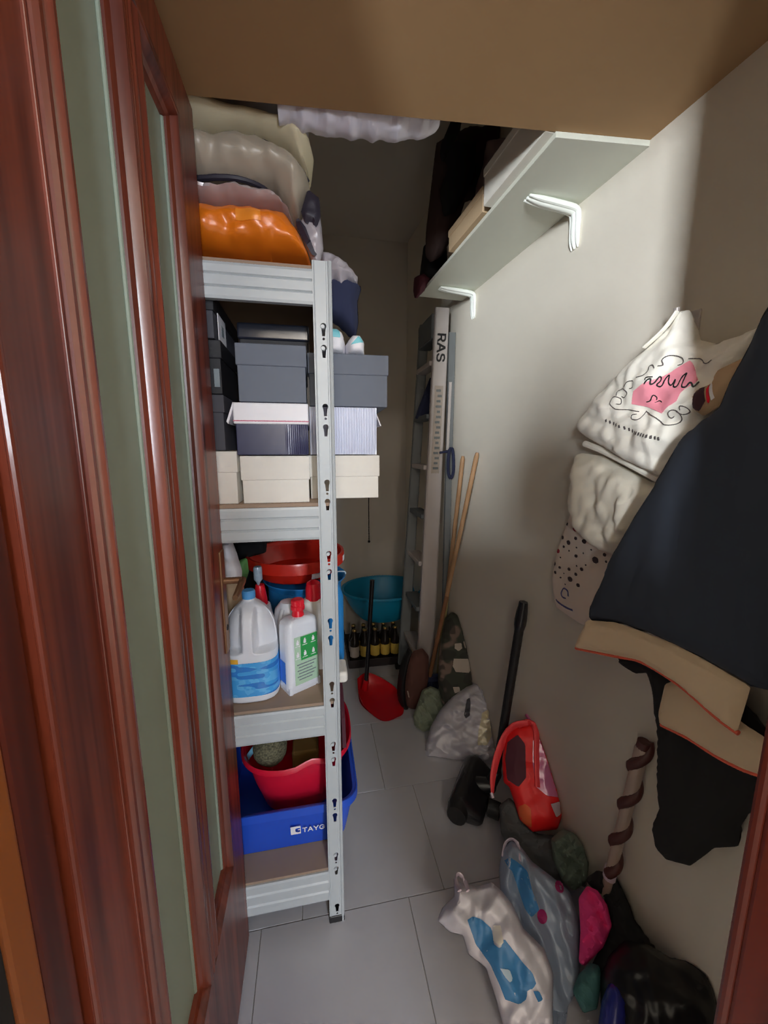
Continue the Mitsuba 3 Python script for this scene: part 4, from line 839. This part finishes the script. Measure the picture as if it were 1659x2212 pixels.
add(k+'__cuff__edging', tube(cuff.at([(0.629, 0.799), (0.572, 0.812), (0.521, 0.816), (0.477, 0.826), (0.441, 0.843)], -.004)-np.array([0, 0, .003]), .0045, 8, smooth=5), 'm_trim_red')
add(k+'__loop', tube([(0.712, 0.507, 1.611), (0.711, 0.52, 1.594), (0.711, 0.526, 1.577), (0.711, 0.529, 1.55)], .006, 8, smooth=5), 'm_black_cloth')
k = add('trousers', Soft([(0.81, 0.865), (0.733, 0.898), (0.665, 0.915), (0.589, 0.929), (0.502, 0.889), (0.468, 0.842), (0.466, 0.788), (0.466, 0.748), (0.492, 0.701), (0.501, 0.661), (0.499, 0.619), (0.537, 0.572), (0.549, 0.541), (0.574, 0.482), (0.608, 0.452), (0.643, 0.454), (0.661, 0.498), (0.651, 0.559), (0.663, 0.6), (0.68, 0.755), (0.698, 0.814), (0.717, 0.855), (0.753, 0.831), (0.791, 0.83)], wallf(.04), .028, .03, cap=.04, res=.010, amp=.020, freq=(16, 3), seed=75, rnd=.006).mesh, 'm_black_cloth', label='black trousers hanging lowest on the right wall, under the coat', cat='clothes')
k = thing('shirt', 'tan shirt with red and white edging between the printed bag and the coat', 'clothes')
sh = Soft([(0.646, 1.478), (0.631, 1.494), (0.611, 1.498), (0.602, 1.521), (0.561, 1.534), (0.556, 1.512), (0.576, 1.485), (0.594, 1.455), (0.616, 1.441), (0.639, 1.457)], wallf(.110), .014, .008, cap=.02, res=.007, amp=.004, freq=(20, 8), seed=77, rnd=.003)
add(k+'__body', sh.mesh, 'm_shirt_tan')
add(k+'__patch', sh.decal([(0.643, 1.479), (0.628, 1.492), (0.614, 1.495), (0.606, 1.467), (0.617, 1.449), (0.637, 1.46)]), 'm_cuff_dark')
add(k+'__edging', sh.decal([(0.61, 1.496), (0.605, 1.497), (0.598, 1.466), (0.602, 1.46)], .002), 'm_red_cap'); add(k+'__edging', sh.decal([(0.605, 1.498), (0.599, 1.499), (0.593, 1.47), (0.597, 1.466)], .002), 'm_white')

# ================================================================ far end of the closet
t = thing('step_ladder', 'folded aluminium step ladder leaning in the far right corner', 'ladder')
def bar4(q0, q1, thick):
    "a rail: q0, q1 = (left, right) points at bottom and top, thick along +y"
    r = []
    for (a, b) in (q0, q1):
        a, b = np.array(a), np.array(b); d = np.array([0, thick, 0]); c_ = (b-a)*.08
        r.append([a+[0, .004, 0], a+c_, b-c_, b+[0, .004, 0], b+d, a+d])
    return loft(r)
near = bar4(((.548, 1.93, .012), (.645, 1.93, .012)), ((.620, 1.93, 2.07), (.690, 1.93, 2.07)), .026)
farr = bar4(((.505, 2.20, .012), (.57, 2.20, .012)), ((.620, 2.20, 2.07), (.670, 2.20, 2.07)), .026)
add(t+'__rail', near, 'm_alu', smooth=20); add(t+'__rail', farr, 'm_alu_grey', smooth=20)
for i in range(7):
    z = .24+.262*i; f_ = z/2.07
    x0 = .528+.080*f_; x1 = .610+.055*f_
    add(t+'__step', bx(x0, x1, 1.955, 2.201, z-.012, z+.014, .004), ('m_alu', 'm_ladder_grey')[i % 2], smooth=False)
add(t+'__platform', bx(.606, .680, 1.955, 2.201, 1.93, 2.05, .006), 'm_ladder_grey', smooth=False)
for y_ in (1.936, 2.176):
    add(t+'__back_leg', loft([[(.699, y_, .012), (.729, y_, .012), (.729, y_+.02, .012), (.699, y_+.02, .012)], [(.694, y_, 1.96), (.727, y_, 1.96), (.727, y_+.02, 1.96), (.694, y_+.02, 1.96)]]), 'm_alu_grey', smooth=False)
add(t+'__strip', loft([[(.690, 1.928, 1.38), (.704, 1.928, 1.38), (.704, 1.9355, 1.38), (.690, 1.9355, 1.38)], [(.698, 1.928, 1.72), (.711, 1.928, 1.72), (.711, 1.9355, 1.72), (.698, 1.9355, 1.72)]]), 'm_alu', smooth=False)
for p_, y_ in (((.597, 1.943), 0), ((.537, 2.213), 0)): add(t+'__foot', bx(p_[0]-.05, p_[0]+.05, p_[1]-.016, p_[1]+.016, 0, .03, .004), 'm_black_plastic', smooth=False)
def on_rail(z, x, dz=0):   # a point of the near rail's front
    return np.array([.5965+(.655-.5965)*z/2.07+x, 1.9285, z])
tx = meshkit.text_mesh('RAS', .042, .0012, bold=True); v = tx.vertices
c0 = np.array([on_rail(1.955-a*1.25, b-.020) for a, b in v[:, :2]]); tx.vertices = c0-np.column_stack([0*v[:, 2], v[:, 2], 0*v[:, 2]])
tx.fix_normals(); add(t+'__lettering', tx, 'm_print_black', smooth=False)
stk = np.array([on_rail(z, x)-[0, .0006, 0] for z in (1.26, 1.70) for x in (-.022, .022)])
add(t+'__sticker', trimesh.Trimesh(stk, [(0, 1, 3), (0, 3, 2)], process=False), 'm_sticker', smooth=False)
sm = [bx(*(on_rail(z, 0)[0]+np.array([-.014+.004*(i % 3), .016-.005*(i % 2)])), 1.9265, 1.9278, z, z+.012) for i, z in enumerate(np.arange(1.28, 1.68, .026))]
add(t+'__sticker__text', cat(*sm), 'm_alu_grey', smooth=False)
q = onwall(1.78, 1.37, .045)
cl = [(.652, 1.922, 1.365), (.69, 1.915, 1.372), (.705, 1.91, 1.365)]
add('cord', cat(tube(cl, .006, 8, smooth=4), tube([(.700, 1.905, 1.385), (.694, 1.905, 1.33), (.697, 1.905, 1.26), (.712, 1.905, 1.235), (.724, 1.905, 1.27), (.722, 1.905, 1.34), (.714, 1.905, 1.385), (.700, 1.905, 1.385)], .008, 8, smooth=5)), 'm_navy_cloth', label='navy strap tied round the step ladder rail', cat='strap')
add('cloth', Soft([(0.656, 1.779), (0.673, 1.76), (0.672, 1.553), (0.571, 1.551), (0.591, 1.611)], front(2.12), .02, .02, cap=.02, res=.01, amp=.004, freq=(20, 20), seed=80, rnd=.004).mesh, 'm_navy_cloth', label='navy cloth hanging between the steps of the ladder', cat='cloth')
def pole(key, a, b, r, m, label, mb=None):
    t = thing(key, label, 'broom'); a, b = np.array(a, float), np.array(b, float)
    c_ = a+(b-a)*.42
    add(t+'__handle', tube([c_, a+(b-a)*.985, b], [r, r, r*.6], 16), m)
    add(t+'__lower_handle', tube([a, c_], r*1.03, 16), mb or m)
    return t
t = pole('broom', (.612, 1.893, .115), [(0.733, 1.639, 1.368)][0], .0105, 'm_pole', 'wooden broom whose handle leans outermost on the right wall', 'm_pole_brown')
add(t+'__head', bx(.590, .668, 1.878, 1.908, .10, .135, .006), 'm_navy_cloth', smooth=False)
bb = [tube([(x, y, .10), (x+dx, y+dy, .004)], .0045, 5) for x in np.linspace(.595, .663, 9) for y in (1.883, 1.893, 1.903) for dx, dy in [tuple(rng.normal(0, .006, 2))]]
add(t+'__bristles', cat(*bb), 'm_navy_cloth', kind='stuff')
t = pole('broom', (.682, 1.965, .012), [(0.723, 1.781, 1.351)][0], .0105, 'm_pole', 'thin wooden pole with pale lower end, leaning right beside the step ladder', 'm_pole_pale')
# blue basin on a crate of bottles
t = thing('bottle_crate', 'low dark crate of beer bottles under the turquoise tub', 'crate')
add(t+'__base', bx(.20, .545, 2.262, 2.70, 0, .02, .003), 'm_crate', smooth=False)
add(t+'__side', bx(.20, .545, 2.258, 2.266, 0, .055, .003), 'm_crate', smooth=False)
add(t+'__side', bx(.196, .204, 2.262, 2.70, 0, .055, .003), 'm_crate', smooth=False); add(t+'__side', bx(.541, .549, 2.262, 2.70, 0, .055, .003), 'm_crate', smooth=False)
bp = [(0, .0), (.028, 0), (.030, .004), (.030, .125), (.026, .150), (.015, .175), (.0125, .205), (.0135, .215), (.0135, .222), (0, .222)]
bm_ = mikit.ply(lathe(bp, n=28), 'm_beer_glass', smooth=40); lm_ = mikit.ply(lathe([(.0302, .045), (.0306, .046), (.0306, .115), (.0302, .116)], n=28), 'm_beer_label', smooth=40); cm_ = mikit.ply(lathe([(0, .216), (.0145, .214), (.0145, .222), (.012, .226), (0, .226)], n=20), 'm_brass', smooth=30)
lm2_ = mikit.ply(lathe([(.0302, .045), (.0306, .046), (.0306, .115), (.0302, .116)], n=28), 'm_pale_patch', smooth=40)
for j in range(2):
    for i in range(5):
        k = thing('beer_bottle', 'dark beer bottle with pale label, leftmost in the front row of the crate' if i+j == 0 else f'beer bottle with yellow label, {("leftmost", "second from left", "middle one", "second from right", "rightmost")[i]} in the {("front", "back")[j]} row of the crate', 'bottle', 'beer bottles in the crate')
        tw = T().translate([.238+.0665*i, 2.302+.068*j, .0205])
        scene[k+'__glass'] = {**bm_, 'to_world': tw}; scene[k+'__label'] = {**(lm2_ if i == 0 else lm_), 'to_world': tw}; scene[k+'__cap'] = {**cm_, 'to_world': tw}
t = thing('laundry_tub', 'turquoise plastic tub standing on the crate of bottles', 'tub')
rings = []
for s, z in ((.02, .248), (.50, .248), (.58, .254), (.74, .30), (.88, .36), (.97, .42), (1.0, .455), (1.045, .458), (1.05, .452), (1.05, .444), (1.035, .444), (1.03, .452), (.985, .45), (.955, .42), (.865, .362), (.725, .304), (.56, .262), (.02, .256)):
    a = np.linspace(0, 2*np.pi, 72, endpoint=False); rings.append(np.column_stack([.452+.268*s*np.cos(a), 2.475+.225*s*np.sin(a), np.full(72, z)]))
add(t+'__bowl', loft(rings, close=False), 'm_teal_tub', smooth=45)
t = thing('dustpan', 'red dustpan with long black handle on the floor', 'dustpan')
dp = np.array([(0.221, 2.016), (0.289, 2.058), (0.403, 2.0), (0.449, 1.913), (0.441, 1.788), (0.393, 1.753), (0.322, 1.742), (0.256, 1.83), (0.22, 1.915)])
ctr = dp.mean(0)
hz = np.array([.085, .09, .05, .03, .012, .008, .008, .012, .05])
r0 = np.column_stack([ctr+(dp-ctr)*.96, np.full(9, .003)]); r1 = np.column_stack([dp, hz]); r2 = np.column_stack([ctr+(dp-ctr)*.97, hz]); r3 = np.column_stack([ctr+(dp-ctr)*.93, np.full(9, .006)])
def fine(r): return smooth_path(np.vstack([r, r[:1]]), 5)[:-1]
mm = loft([fine(r0), fine(r1), fine(r2), fine(r3)], close=True)
add(t+'__pan', mm, 'm_red_pan', smooth=40)
add(t+'__handle', tube([(.262, 1.975, .055), (.266, 1.96, .10), (.301, 1.95, .692)], [.011, .0115, .012], 16), 'm_black_plastic')
add(t+'__handle__socket', tube([(.258, 1.98, .04), (.266, 1.962, .11)], [.020, .016], 14), 'm_red_pan')
t = thing('shoe', 'dark brown shoe standing on its toe beside the dustpan', 'shoe')
sp = np.array([(0.458, 0.016), (0.457, 0.144), (0.471, 0.256), (0.507, 0.317), (0.558, 0.328), (0.593, 0.278), (0.593, 0.155), (0.571, 0.046), (0.537, -0.023), (0.49, -0.028)])
so = Soft(sp, front(1.85), .045, .015, cap=.04, res=.008, amp=.005, freq=(30, 30), seed=84, rnd=.006, floor=.003)
add(t+'__upper', so.mesh, 'm_boot')
add(t+'__sole', tube(np.column_stack([q_ := np.array([(0.489, 0.314), (0.459, 0.231), (0.444, 0.124), (0.448, 0.036), (0.477, -0.024)]), 0*q_[:, 0]])[:, [0, 2, 1]]+np.array([0, 1.86, 0]), [.010, .016, .018, .020, .016], 12, smooth=5, flat=((0, 1, 0), 2.6)), 'm_black_matte')
add(t+'__welt', tube(np.column_stack([q_ := np.array([(0.468, 0.108), (0.479, 0.069), (0.499, 0.047), (0.528, 0.046)]), 0*q_[:, 0]])[:, [0, 2, 1]]+np.array([0, 1.815, 0]), .004, 8, smooth=5), 'm_pale_patch')
k = thing('cord', 'thin cord with a small knob hanging on the back wall', 'cord')
add(k+'__string', tube([(.400, BACK-.008, 1.25), (.4005, BACK-.008, 1.0), (.400, BACK-.008, .72)], .0028, 6, smooth=4), 'm_black_cloth')
add(k+'__nail', tube([(.400, BACK-.012, 1.25), (.400, BACK+.001, 1.252)], .004, 8), 'm_alu')
add(k+'__knob', trimesh.creation.icosphere(2, .009).apply_translation([.400, BACK-.010, .712]), 'm_black_cloth')

# patterned bag, sage bag, white bag
k = thing('backpack', 'dark camouflage bag with pale patches standing against the right wall', 'bag')
fr_ = frame(*((0.64, 1.66, 0.2), -21.1, 33.6))
so = Soft([(-0.034, -0.055), (-0.056, 0.036), (-0.056, 0.146), (-0.046, 0.262), (-0.03, 0.347), (0.001, 0.381), (0.062, 0.366), (0.116, 0.294), (0.135, 0.208), (0.133, 0.119), (0.122, 0.032), (0.08, -0.03), (0.025, -0.061), (-0.024, -0.07)], fr_, .03, .03, cap=.05, res=.009, amp=.006, freq=(20, 20), seed=86, rnd=.01, floor=.003)
add(k+'__body', so.mesh, 'm_camo')
for w_ in ([(0.02, 0.144), (0.108, 0.152), (0.115, 0.117), (0.095, 0.085), (0.031, 0.083), (0.016, 0.108)], [(0.023, 0.217), (0.056, 0.224), (0.061, 0.197), (0.042, 0.182), (0.023, 0.194)], [(0.019, 0.013), (0.05, 0.017), (0.055, -0.004), (0.029, -0.015)], [(0.065, 0.229), (0.102, 0.242), (0.112, 0.211), (0.075, 0.198)]):
    add(k+'__patch', so.decal(w_, .002, .006), 'm_pale_patch')
k = add('bag', Soft([(-0.047, 0.009), (-0.031, 0.058), (0.012, 0.079), (0.06, 0.065), (0.103, 0.046), (0.143, 0.005), (0.122, -0.038), (0.085, -0.083), (0.048, -0.126), (-0.019, -0.144), (-0.063, -0.119), (-0.075, -0.064)], frame(*((0.555, 1.73, 0.09), -17.8, 35.4)), .05, .05, cap=.05, res=.007, amp=.028, freq=(16, 16), crumple=14, seed=88, rnd=.008, floor=.003).mesh, 'm_sage', label='crumpled sage green cloth bag on the floor between shoe and white bag', cat='bag')
k = thing('plastic_bag', 'white plastic bag with a dark slot mark on the floor by the vacuum cleaner', 'bag')
fr_ = frame(*((0.66, 1.56, 0.11), -22.9, 36.9))
so = Soft([(-0.151, -0.186), (-0.152, -0.121), (-0.135, -0.052), (-0.096, 0.023), (-0.043, 0.091), (0.022, 0.143), (0.088, 0.172), (0.154, 0.167), (0.199, 0.131), (0.211, 0.053), (0.189, -0.046), (0.18, -0.138), (0.156, -0.174), (0.022, -0.176), (-0.083, -0.184)], fr_, .075, .05, cap=.08, res=.008, amp=.020, freq=(12, 12), crumple=11, seed=90, rnd=.01, floor=.003)
add(k+'__body', so.mesh, 'm_bag_white')
add(k+'__mark', so.decal([(0.03, 0.086), (0.043, 0.093), (0.048, 0.072), (0.045, 0.019), (0.028, 0.005), (0.019, 0.018)], .0015, .005), 'm_dark_box')
add(k+'__panel', so.decal([(0.085, -0.041), (0.101, 0.038), (0.139, 0.063), (0.169, 0.047), (0.165, -0.011), (0.123, -0.088), (0.082, -0.094)], .0015, .008), 'm_cream_bag')
# vacuum cleaner
k = thing('vacuum_cleaner', 'black stick vacuum cleaner leaning on the right wall', 'vacuum cleaner')
a, b = np.array([.690, 1.245, .10]), [(0.748, 1.218, 0.831)][0]; b = np.array(b)
add(k+'__tube', tube([a, a+(b-a)*.86], .0165, 20), 'm_black_matte')
add(k+'__grip', tube([a+(b-a)*.85, a+(b-a)*.88, a+(b-a)*.93, b], [.017, .021, .021, .015], 18, smooth=4), 'm_black_plastic')
h0_, h1_ = np.array([.515, 1.185, .048]), np.array([.640, 1.345, .048])
add(k+'__head', hull_spheres((h0_, .045), (h1_, .045), (h0_+[.05, -.04, -.018], .026), (h1_+[.05, -.04, -.018], .026)), 'm_black_plastic')
add(k+'__head__end_cap', tube([h0_-[.030, .0384, 0], h0_-[.006, .0077, 0]], [.036, .043], 20), 'm_black_matte')
add(k+'__joint', cat(hull_spheres((np.array([.615, 1.255, .05]), .034), (np.array([.655, 1.235, .06]), .030)), hull_spheres((np.array([.655, 1.235, .06]), .026), (a, .022))), 'm_black_plastic')
add(k+'__wheel', tube([(.628, 1.175, .030), (.660, 1.150, .030)], .030, 20), 'm_black_matte')
# child's backpack
k = thing('backpack', 'red and pink child backpack with loose strap leaning on the right wall', 'backpack')
fr_ = frame(*((0.695, 1.1, 0.2), -32.3, 42.2))
so = Soft([(-0.053, 0.134), (-0.027, 0.189), (0.038, 0.22), (0.095, 0.198), (0.122, 0.124), (0.141, 0.023), (0.149, -0.054), (0.133, -0.099), (0.057, -0.128), (0.014, -0.106), (-0.005, -0.065), (-0.027, -0.022), (-0.047, -0.014), (-0.059, 0.056)], fr_, .045, .05, cap=.05, res=.007, amp=.008, freq=(16, 12), crumple=8, seed=92, rnd=.008, floor=.003)
add(k+'__body', so.mesh, 'm_red_bag')
add(k+'__pocket', so.decal([(0.043, 0.139), (0.09, 0.166), (0.117, 0.101), (0.134, 0.021), (0.136, -0.008), (0.096, -0.014), (0.062, 0.001), (0.046, 0.068)], .003, .008), 'm_pink_clear')
add(k+'__side', so.decal([(0.008, -0.07), (0.029, -0.055), (0.047, -0.063), (0.053, -0.117), (0.026, -0.112), (0.01, -0.096)], .003, .008), 'm_orange_red')
add(k+'__label', so.decal([(0.108, -0.034), (0.137, -0.019), (0.141, -0.054), (0.127, -0.066)], .0035, .006), 'm_bag_lilac')
add(k+'__back_panel', so.decal([(-0.044, 0.113), (-0.01, 0.145), (0.018, 0.121), (0.027, 0.02), (0.004, -0.014), (-0.035, -0.002), (-0.047, 0.059)], .003, .008), 'm_maroon')
so2 = lambda pts, off: [tuple(p) for p in so.at(pts, off)]
sp = so2([(0.023, 0.191), (-0.022, 0.174), (-0.053, 0.134), (-0.074, 0.067), (-0.084, -0.002), (-0.081, -0.057)], .02)
add(k+'__strap', tube(sp, [.012, .015, .016, .016, .013, .006], 12, smooth=6, flat=((0, 1, 0), .45)), 'm_coral')
add(k+'__strap', tube(so2([(-0.009, 0.174), (0.023, 0.197), (0.051, 0.175), (0.058, 0.086), (0.065, 0.002)], .008), [.010, .012, .012, .011, .010], 12, smooth=6, flat=((0, 1, 0), .5)), 'm_coral')
add(k+'__strap__tip', tube(so2([(-0.085, -0.055), (-0.077, -0.069)], .02), .006, 8), 'm_bag_lilac')
add(k+'__handle', tube(so2([(0.039, 0.211), (0.054, 0.24), (0.074, 0.235), (0.075, 0.213)], .0), .006, 8, smooth=5), 'm_pink_clear')
# near right corner
add('cloth', Soft([(-0.106, 0.05), (-0.074, 0.085), (-0.044, 0.069), (-0.021, 0.027), (0.025, 0.01), (0.097, 0.026), (0.154, 0.015), (0.194, -0.031), (0.207, -0.061), (0.129, -0.087), (0.034, -0.109), (-0.042, -0.074), (-0.09, -0.027)], frame(*((0.7, 1.02, 0.07), -34.5, 46.6)), .04, .05, cap=.05, res=.008, amp=.030, freq=(14, 14), crumple=12, seed=94, rnd=.008, floor=.003).mesh, 'm_dark_grey_cloth', label='dark grey cloth on the floor in front of the child backpack', cat='cloth')
k = thing('plastic_bag', 'dull green plastic bag behind the blue-grey bag in the corner', 'bag')
add(k+'__body', Soft([(-0.01, 0.009), (0.021, 0.048), (0.055, 0.048), (0.085, 0.03), (0.1, -0.011), (0.097, -0.057), (0.064, -0.091), (0.032, -0.083), (0.003, -0.043)], frame(*((0.73, 0.93, 0.13), -38.1, 46.6)), .04, .05, cap=.04, res=.006, amp=.028, freq=(24, 24), crumple=20, seed=96, rnd=.006, floor=.003).mesh, 'm_green_dark')
fr_ = frame(*((0.64, 0.9, 0.19), -35.4, 47.1))
k = thing('shopping_bag', 'blue-grey plastic bag with magenta dots behind the white bag on the floor', 'bag')
so = Soft([(-0.093, -0.1), (-0.091, -0.049), (-0.068, -0.019), (-0.043, -0.02), (-0.003, -0.048), (0.049, -0.062), (0.099, -0.078), (0.126, -0.126), (0.132, -0.192), (0.127, -0.253), (0.103, -0.311), (0.096, -0.389), (-0.001, -0.429), (-0.039, -0.294), (-0.071, -0.195)], fr_, .045, .05, cap=.06, res=.007, amp=.028, freq=(15, 8), seed=98, rnd=.004, crumple=9, floor=.003)
add(k+'__body', so.mesh, 'm_bag_blue')
add(k+'__handle', tube(so.at([(-0.087, -0.064), (-0.083, -0.031), (-0.065, -0.014), (-0.045, -0.023), (-0.036, -0.056)], .004), .006, 8, smooth=5, flat=((0, 1, 0), .4)), 'm_bag_lilac')
D = [(0.032, -0.152), (0.072, -0.077)]
add(k+'__dot', so.decal(affinity.scale(Point(*D[0]).buffer(.013), 1, 1.15), .0015, .006), 'm_magenta'); add(k+'__dot', so.decal(Point(*D[1]).buffer(.012), .0015, .006), 'm_magenta')
add(k+'__print', so.decal([(-0.08, -0.071), (-0.063, -0.056), (-0.044, -0.061), (-0.014, -0.072), (0.003, -0.108), (0.024, -0.14), (0.007, -0.161), (-0.011, -0.153), (-0.034, -0.121), (-0.054, -0.086)], .0015, .007), 'm_print_blue')
fr_ = frame(*((0.47, 0.78, 0.17), -31.1, 53.0))
k = thing('shopping_bag', 'white plastic bag with blue print and torn top, frontmost on the floor', 'bag')
so = Soft([(-0.162, -0.08), (-0.153, -0.052), (-0.125, -0.021), (-0.134, 0.019), (-0.111, 0.01), (-0.069, 0.015), (-0.031, 0.036), (-0.003, 0.026), (0.027, 0.007), (0.055, -0.029), (0.106, -0.05), (0.127, -0.087), (0.125, -0.149), (0.13, -0.238), (0.065, -0.261), (0.025, -0.216), (-0.0, -0.169), (-0.029, -0.125), (-0.074, -0.116), (-0.092, -0.087), (-0.126, -0.092)], fr_, .045, .03, cap=.055, res=.006, amp=.026, freq=(12, 9), seed=101, rnd=.003, crumple=8, floor=.003)
add(k+'__body', so.mesh, 'm_bag_white')
add(k+'__handle', tube(so.at([(-0.109, -0.006), (-0.125, 0.012), (-0.122, 0.027), (-0.103, 0.02), (-0.089, 0.0)], .006), .006, 8, smooth=5, flat=((0, 1, 0), .4)), 'm_bag_lilac')
add(k+'__print', so.decal([(-0.082, -0.054), (-0.069, -0.043), (-0.047, -0.043), (-0.022, -0.052), (-0.013, -0.077), (0.003, -0.079), (0.009, -0.059), (0.028, -0.07), (0.055, -0.087), (0.077, -0.096), (0.086, -0.11), (0.08, -0.121), (0.067, -0.128), (0.066, -0.141), (0.05, -0.154), (0.02, -0.158), (0.004, -0.137), (-0.019, -0.113), (-0.056, -0.092)], .0015, .007), 'm_print_blue')
add(k+'__print', so.decal([(0.004, -0.111), (0.026, -0.107), (0.035, -0.121), (0.027, -0.127), (0.016, -0.121)], .003, .006), 'm_print_pale'); add(k+'__print', so.decal([(0.08, -0.125), (0.092, -0.12), (0.101, -0.13), (0.091, -0.138)], .002, .005), 'm_print_blue')
add(k+'__print', so.decal([(-0.018, -0.045), (0.0, -0.039), (0.009, -0.067), (0.001, -0.075), (-0.016, -0.072)], .003, .006), 'm_cream')
add('cloth', Soft([(0.036, -0.074), (0.054, -0.04), (0.079, -0.038), (0.104, -0.059), (0.116, -0.095), (0.1, -0.142), (0.077, -0.174), (0.06, -0.197), (0.047, -0.197), (0.046, -0.135)], frame(*((0.69, 0.82, 0.22), -40.1, 47.3)), .03, .04, cap=.04, res=.006, amp=.024, freq=(22, 16), crumple=18, seed=103, rnd=.005, floor=.003).mesh, 'm_pink', label='bright pink crumpled cloth beside the blue-grey bag', cat='cloth')
add('cloth', Soft([(-0.01, 0.003), (0.019, 0.038), (0.064, 0.049), (0.091, 0.02), (0.115, -0.027), (0.164, -0.048), (0.184, -0.097), (0.13, -0.167), (0.053, -0.191), (0.02, -0.175), (0.045, -0.108), (0.06, -0.054), (0.036, -0.016)], frame(*((0.74, 0.79, 0.16), -43.1, 48.4)), .05, .08, cap=.06, res=.008, amp=.03, freq=(14, 14), crumple=14, seed=105, rnd=.008, floor=.003).mesh, 'm_black_cloth', label='black crumpled cloth heap below the umbrella', cat='cloth')
add('cloth', Soft([(0.029, -0.057), (0.04, -0.023), (0.063, 0.009), (0.084, 0.014), (0.09, -0.011), (0.083, -0.061), (0.055, -0.082)], frame(*((0.6, 0.7, 0.1), -40.6, 54.2)), .03, .03, cap=.03, res=.006, amp=.012, freq=(24, 24), crumple=16, seed=107, rnd=.005, floor=.003).mesh, 'm_teal_dark', label='dark teal cloth between the pink cloth and the black sack', cat='cloth')
k = thing('rubbish_sack', 'shiny black rubbish sack in the near right corner', 'bag')
add(k+'__body', Soft([(-0.039, -0.06), (-0.025, -0.008), (0.001, 0.035), (0.047, 0.054), (0.093, 0.056), (0.143, 0.09), (0.175, 0.089), (0.187, 0.05), (0.187, -0.03), (0.13, -0.123), (0.023, -0.195), (-0.02, -0.152)], frame(*((0.72, 0.64, 0.14), -48.4, 52.2)), .09, .09, cap=.10, res=.007, amp=.014, freq=(16, 12), crumple=9, seed=109, rnd=.01, floor=.003).mesh, 'm_bin_bag')
k = add('plastic_bag', Soft([(0.009, 0.021), (0.011, 0.061), (0.021, 0.096), (0.041, 0.107), (0.059, 0.085), (0.067, 0.042), (0.055, -0.012), (0.022, -0.026)], frame(*((0.575, 0.56, 0.1), -45.8, 57.9)), .03, .03, cap=.03, res=.008, amp=.008, freq=(20, 14), seed=111, rnd=.005, floor=.003).mesh, 'm_bin_navy', label='shiny navy blue plastic bag in front of the black sack', cat='bag')
# umbrella
k = thing('umbrella', 'rolled umbrella with dark brown spiral stripes leaning on the right wall', 'umbrella')
a, b = np.array([.755, .765, .012]), np.array([(0.788, 0.714, 0.665)][0])
add(k+'__shaft', tube([a, a+(b-a)*.97, b], [.010, .0165, .008], 16), 'm_umbrella_clear')
ax = (b-a)/np.linalg.norm(b-a); e1 = np.cross(ax, [0, 0, 1.]); e1 /= np.linalg.norm(e1); e2 = np.cross(ax, e1)
tt = np.linspace(.36, 1.0, 130); L_ = np.linalg.norm(b-a)
hp_ = np.array([a+(b-a)*t_+(.0105+.003*(t_-.3))*(e1*math.cos(t_*34)+e2*math.sin(t_*34)) for t_ in tt])
add(k+'__stripe', tube(hp_, .0125, 10), 'm_umbrella')
add(k+'__top', tube([a+(b-a)*.975, b+ax*.004], .0145, 14), 'm_umbrella')
add(k+'__collar', tube([a+(b-a)*.33, a+(b-a)*.375], .016, 14), 'm_bag_lilac')
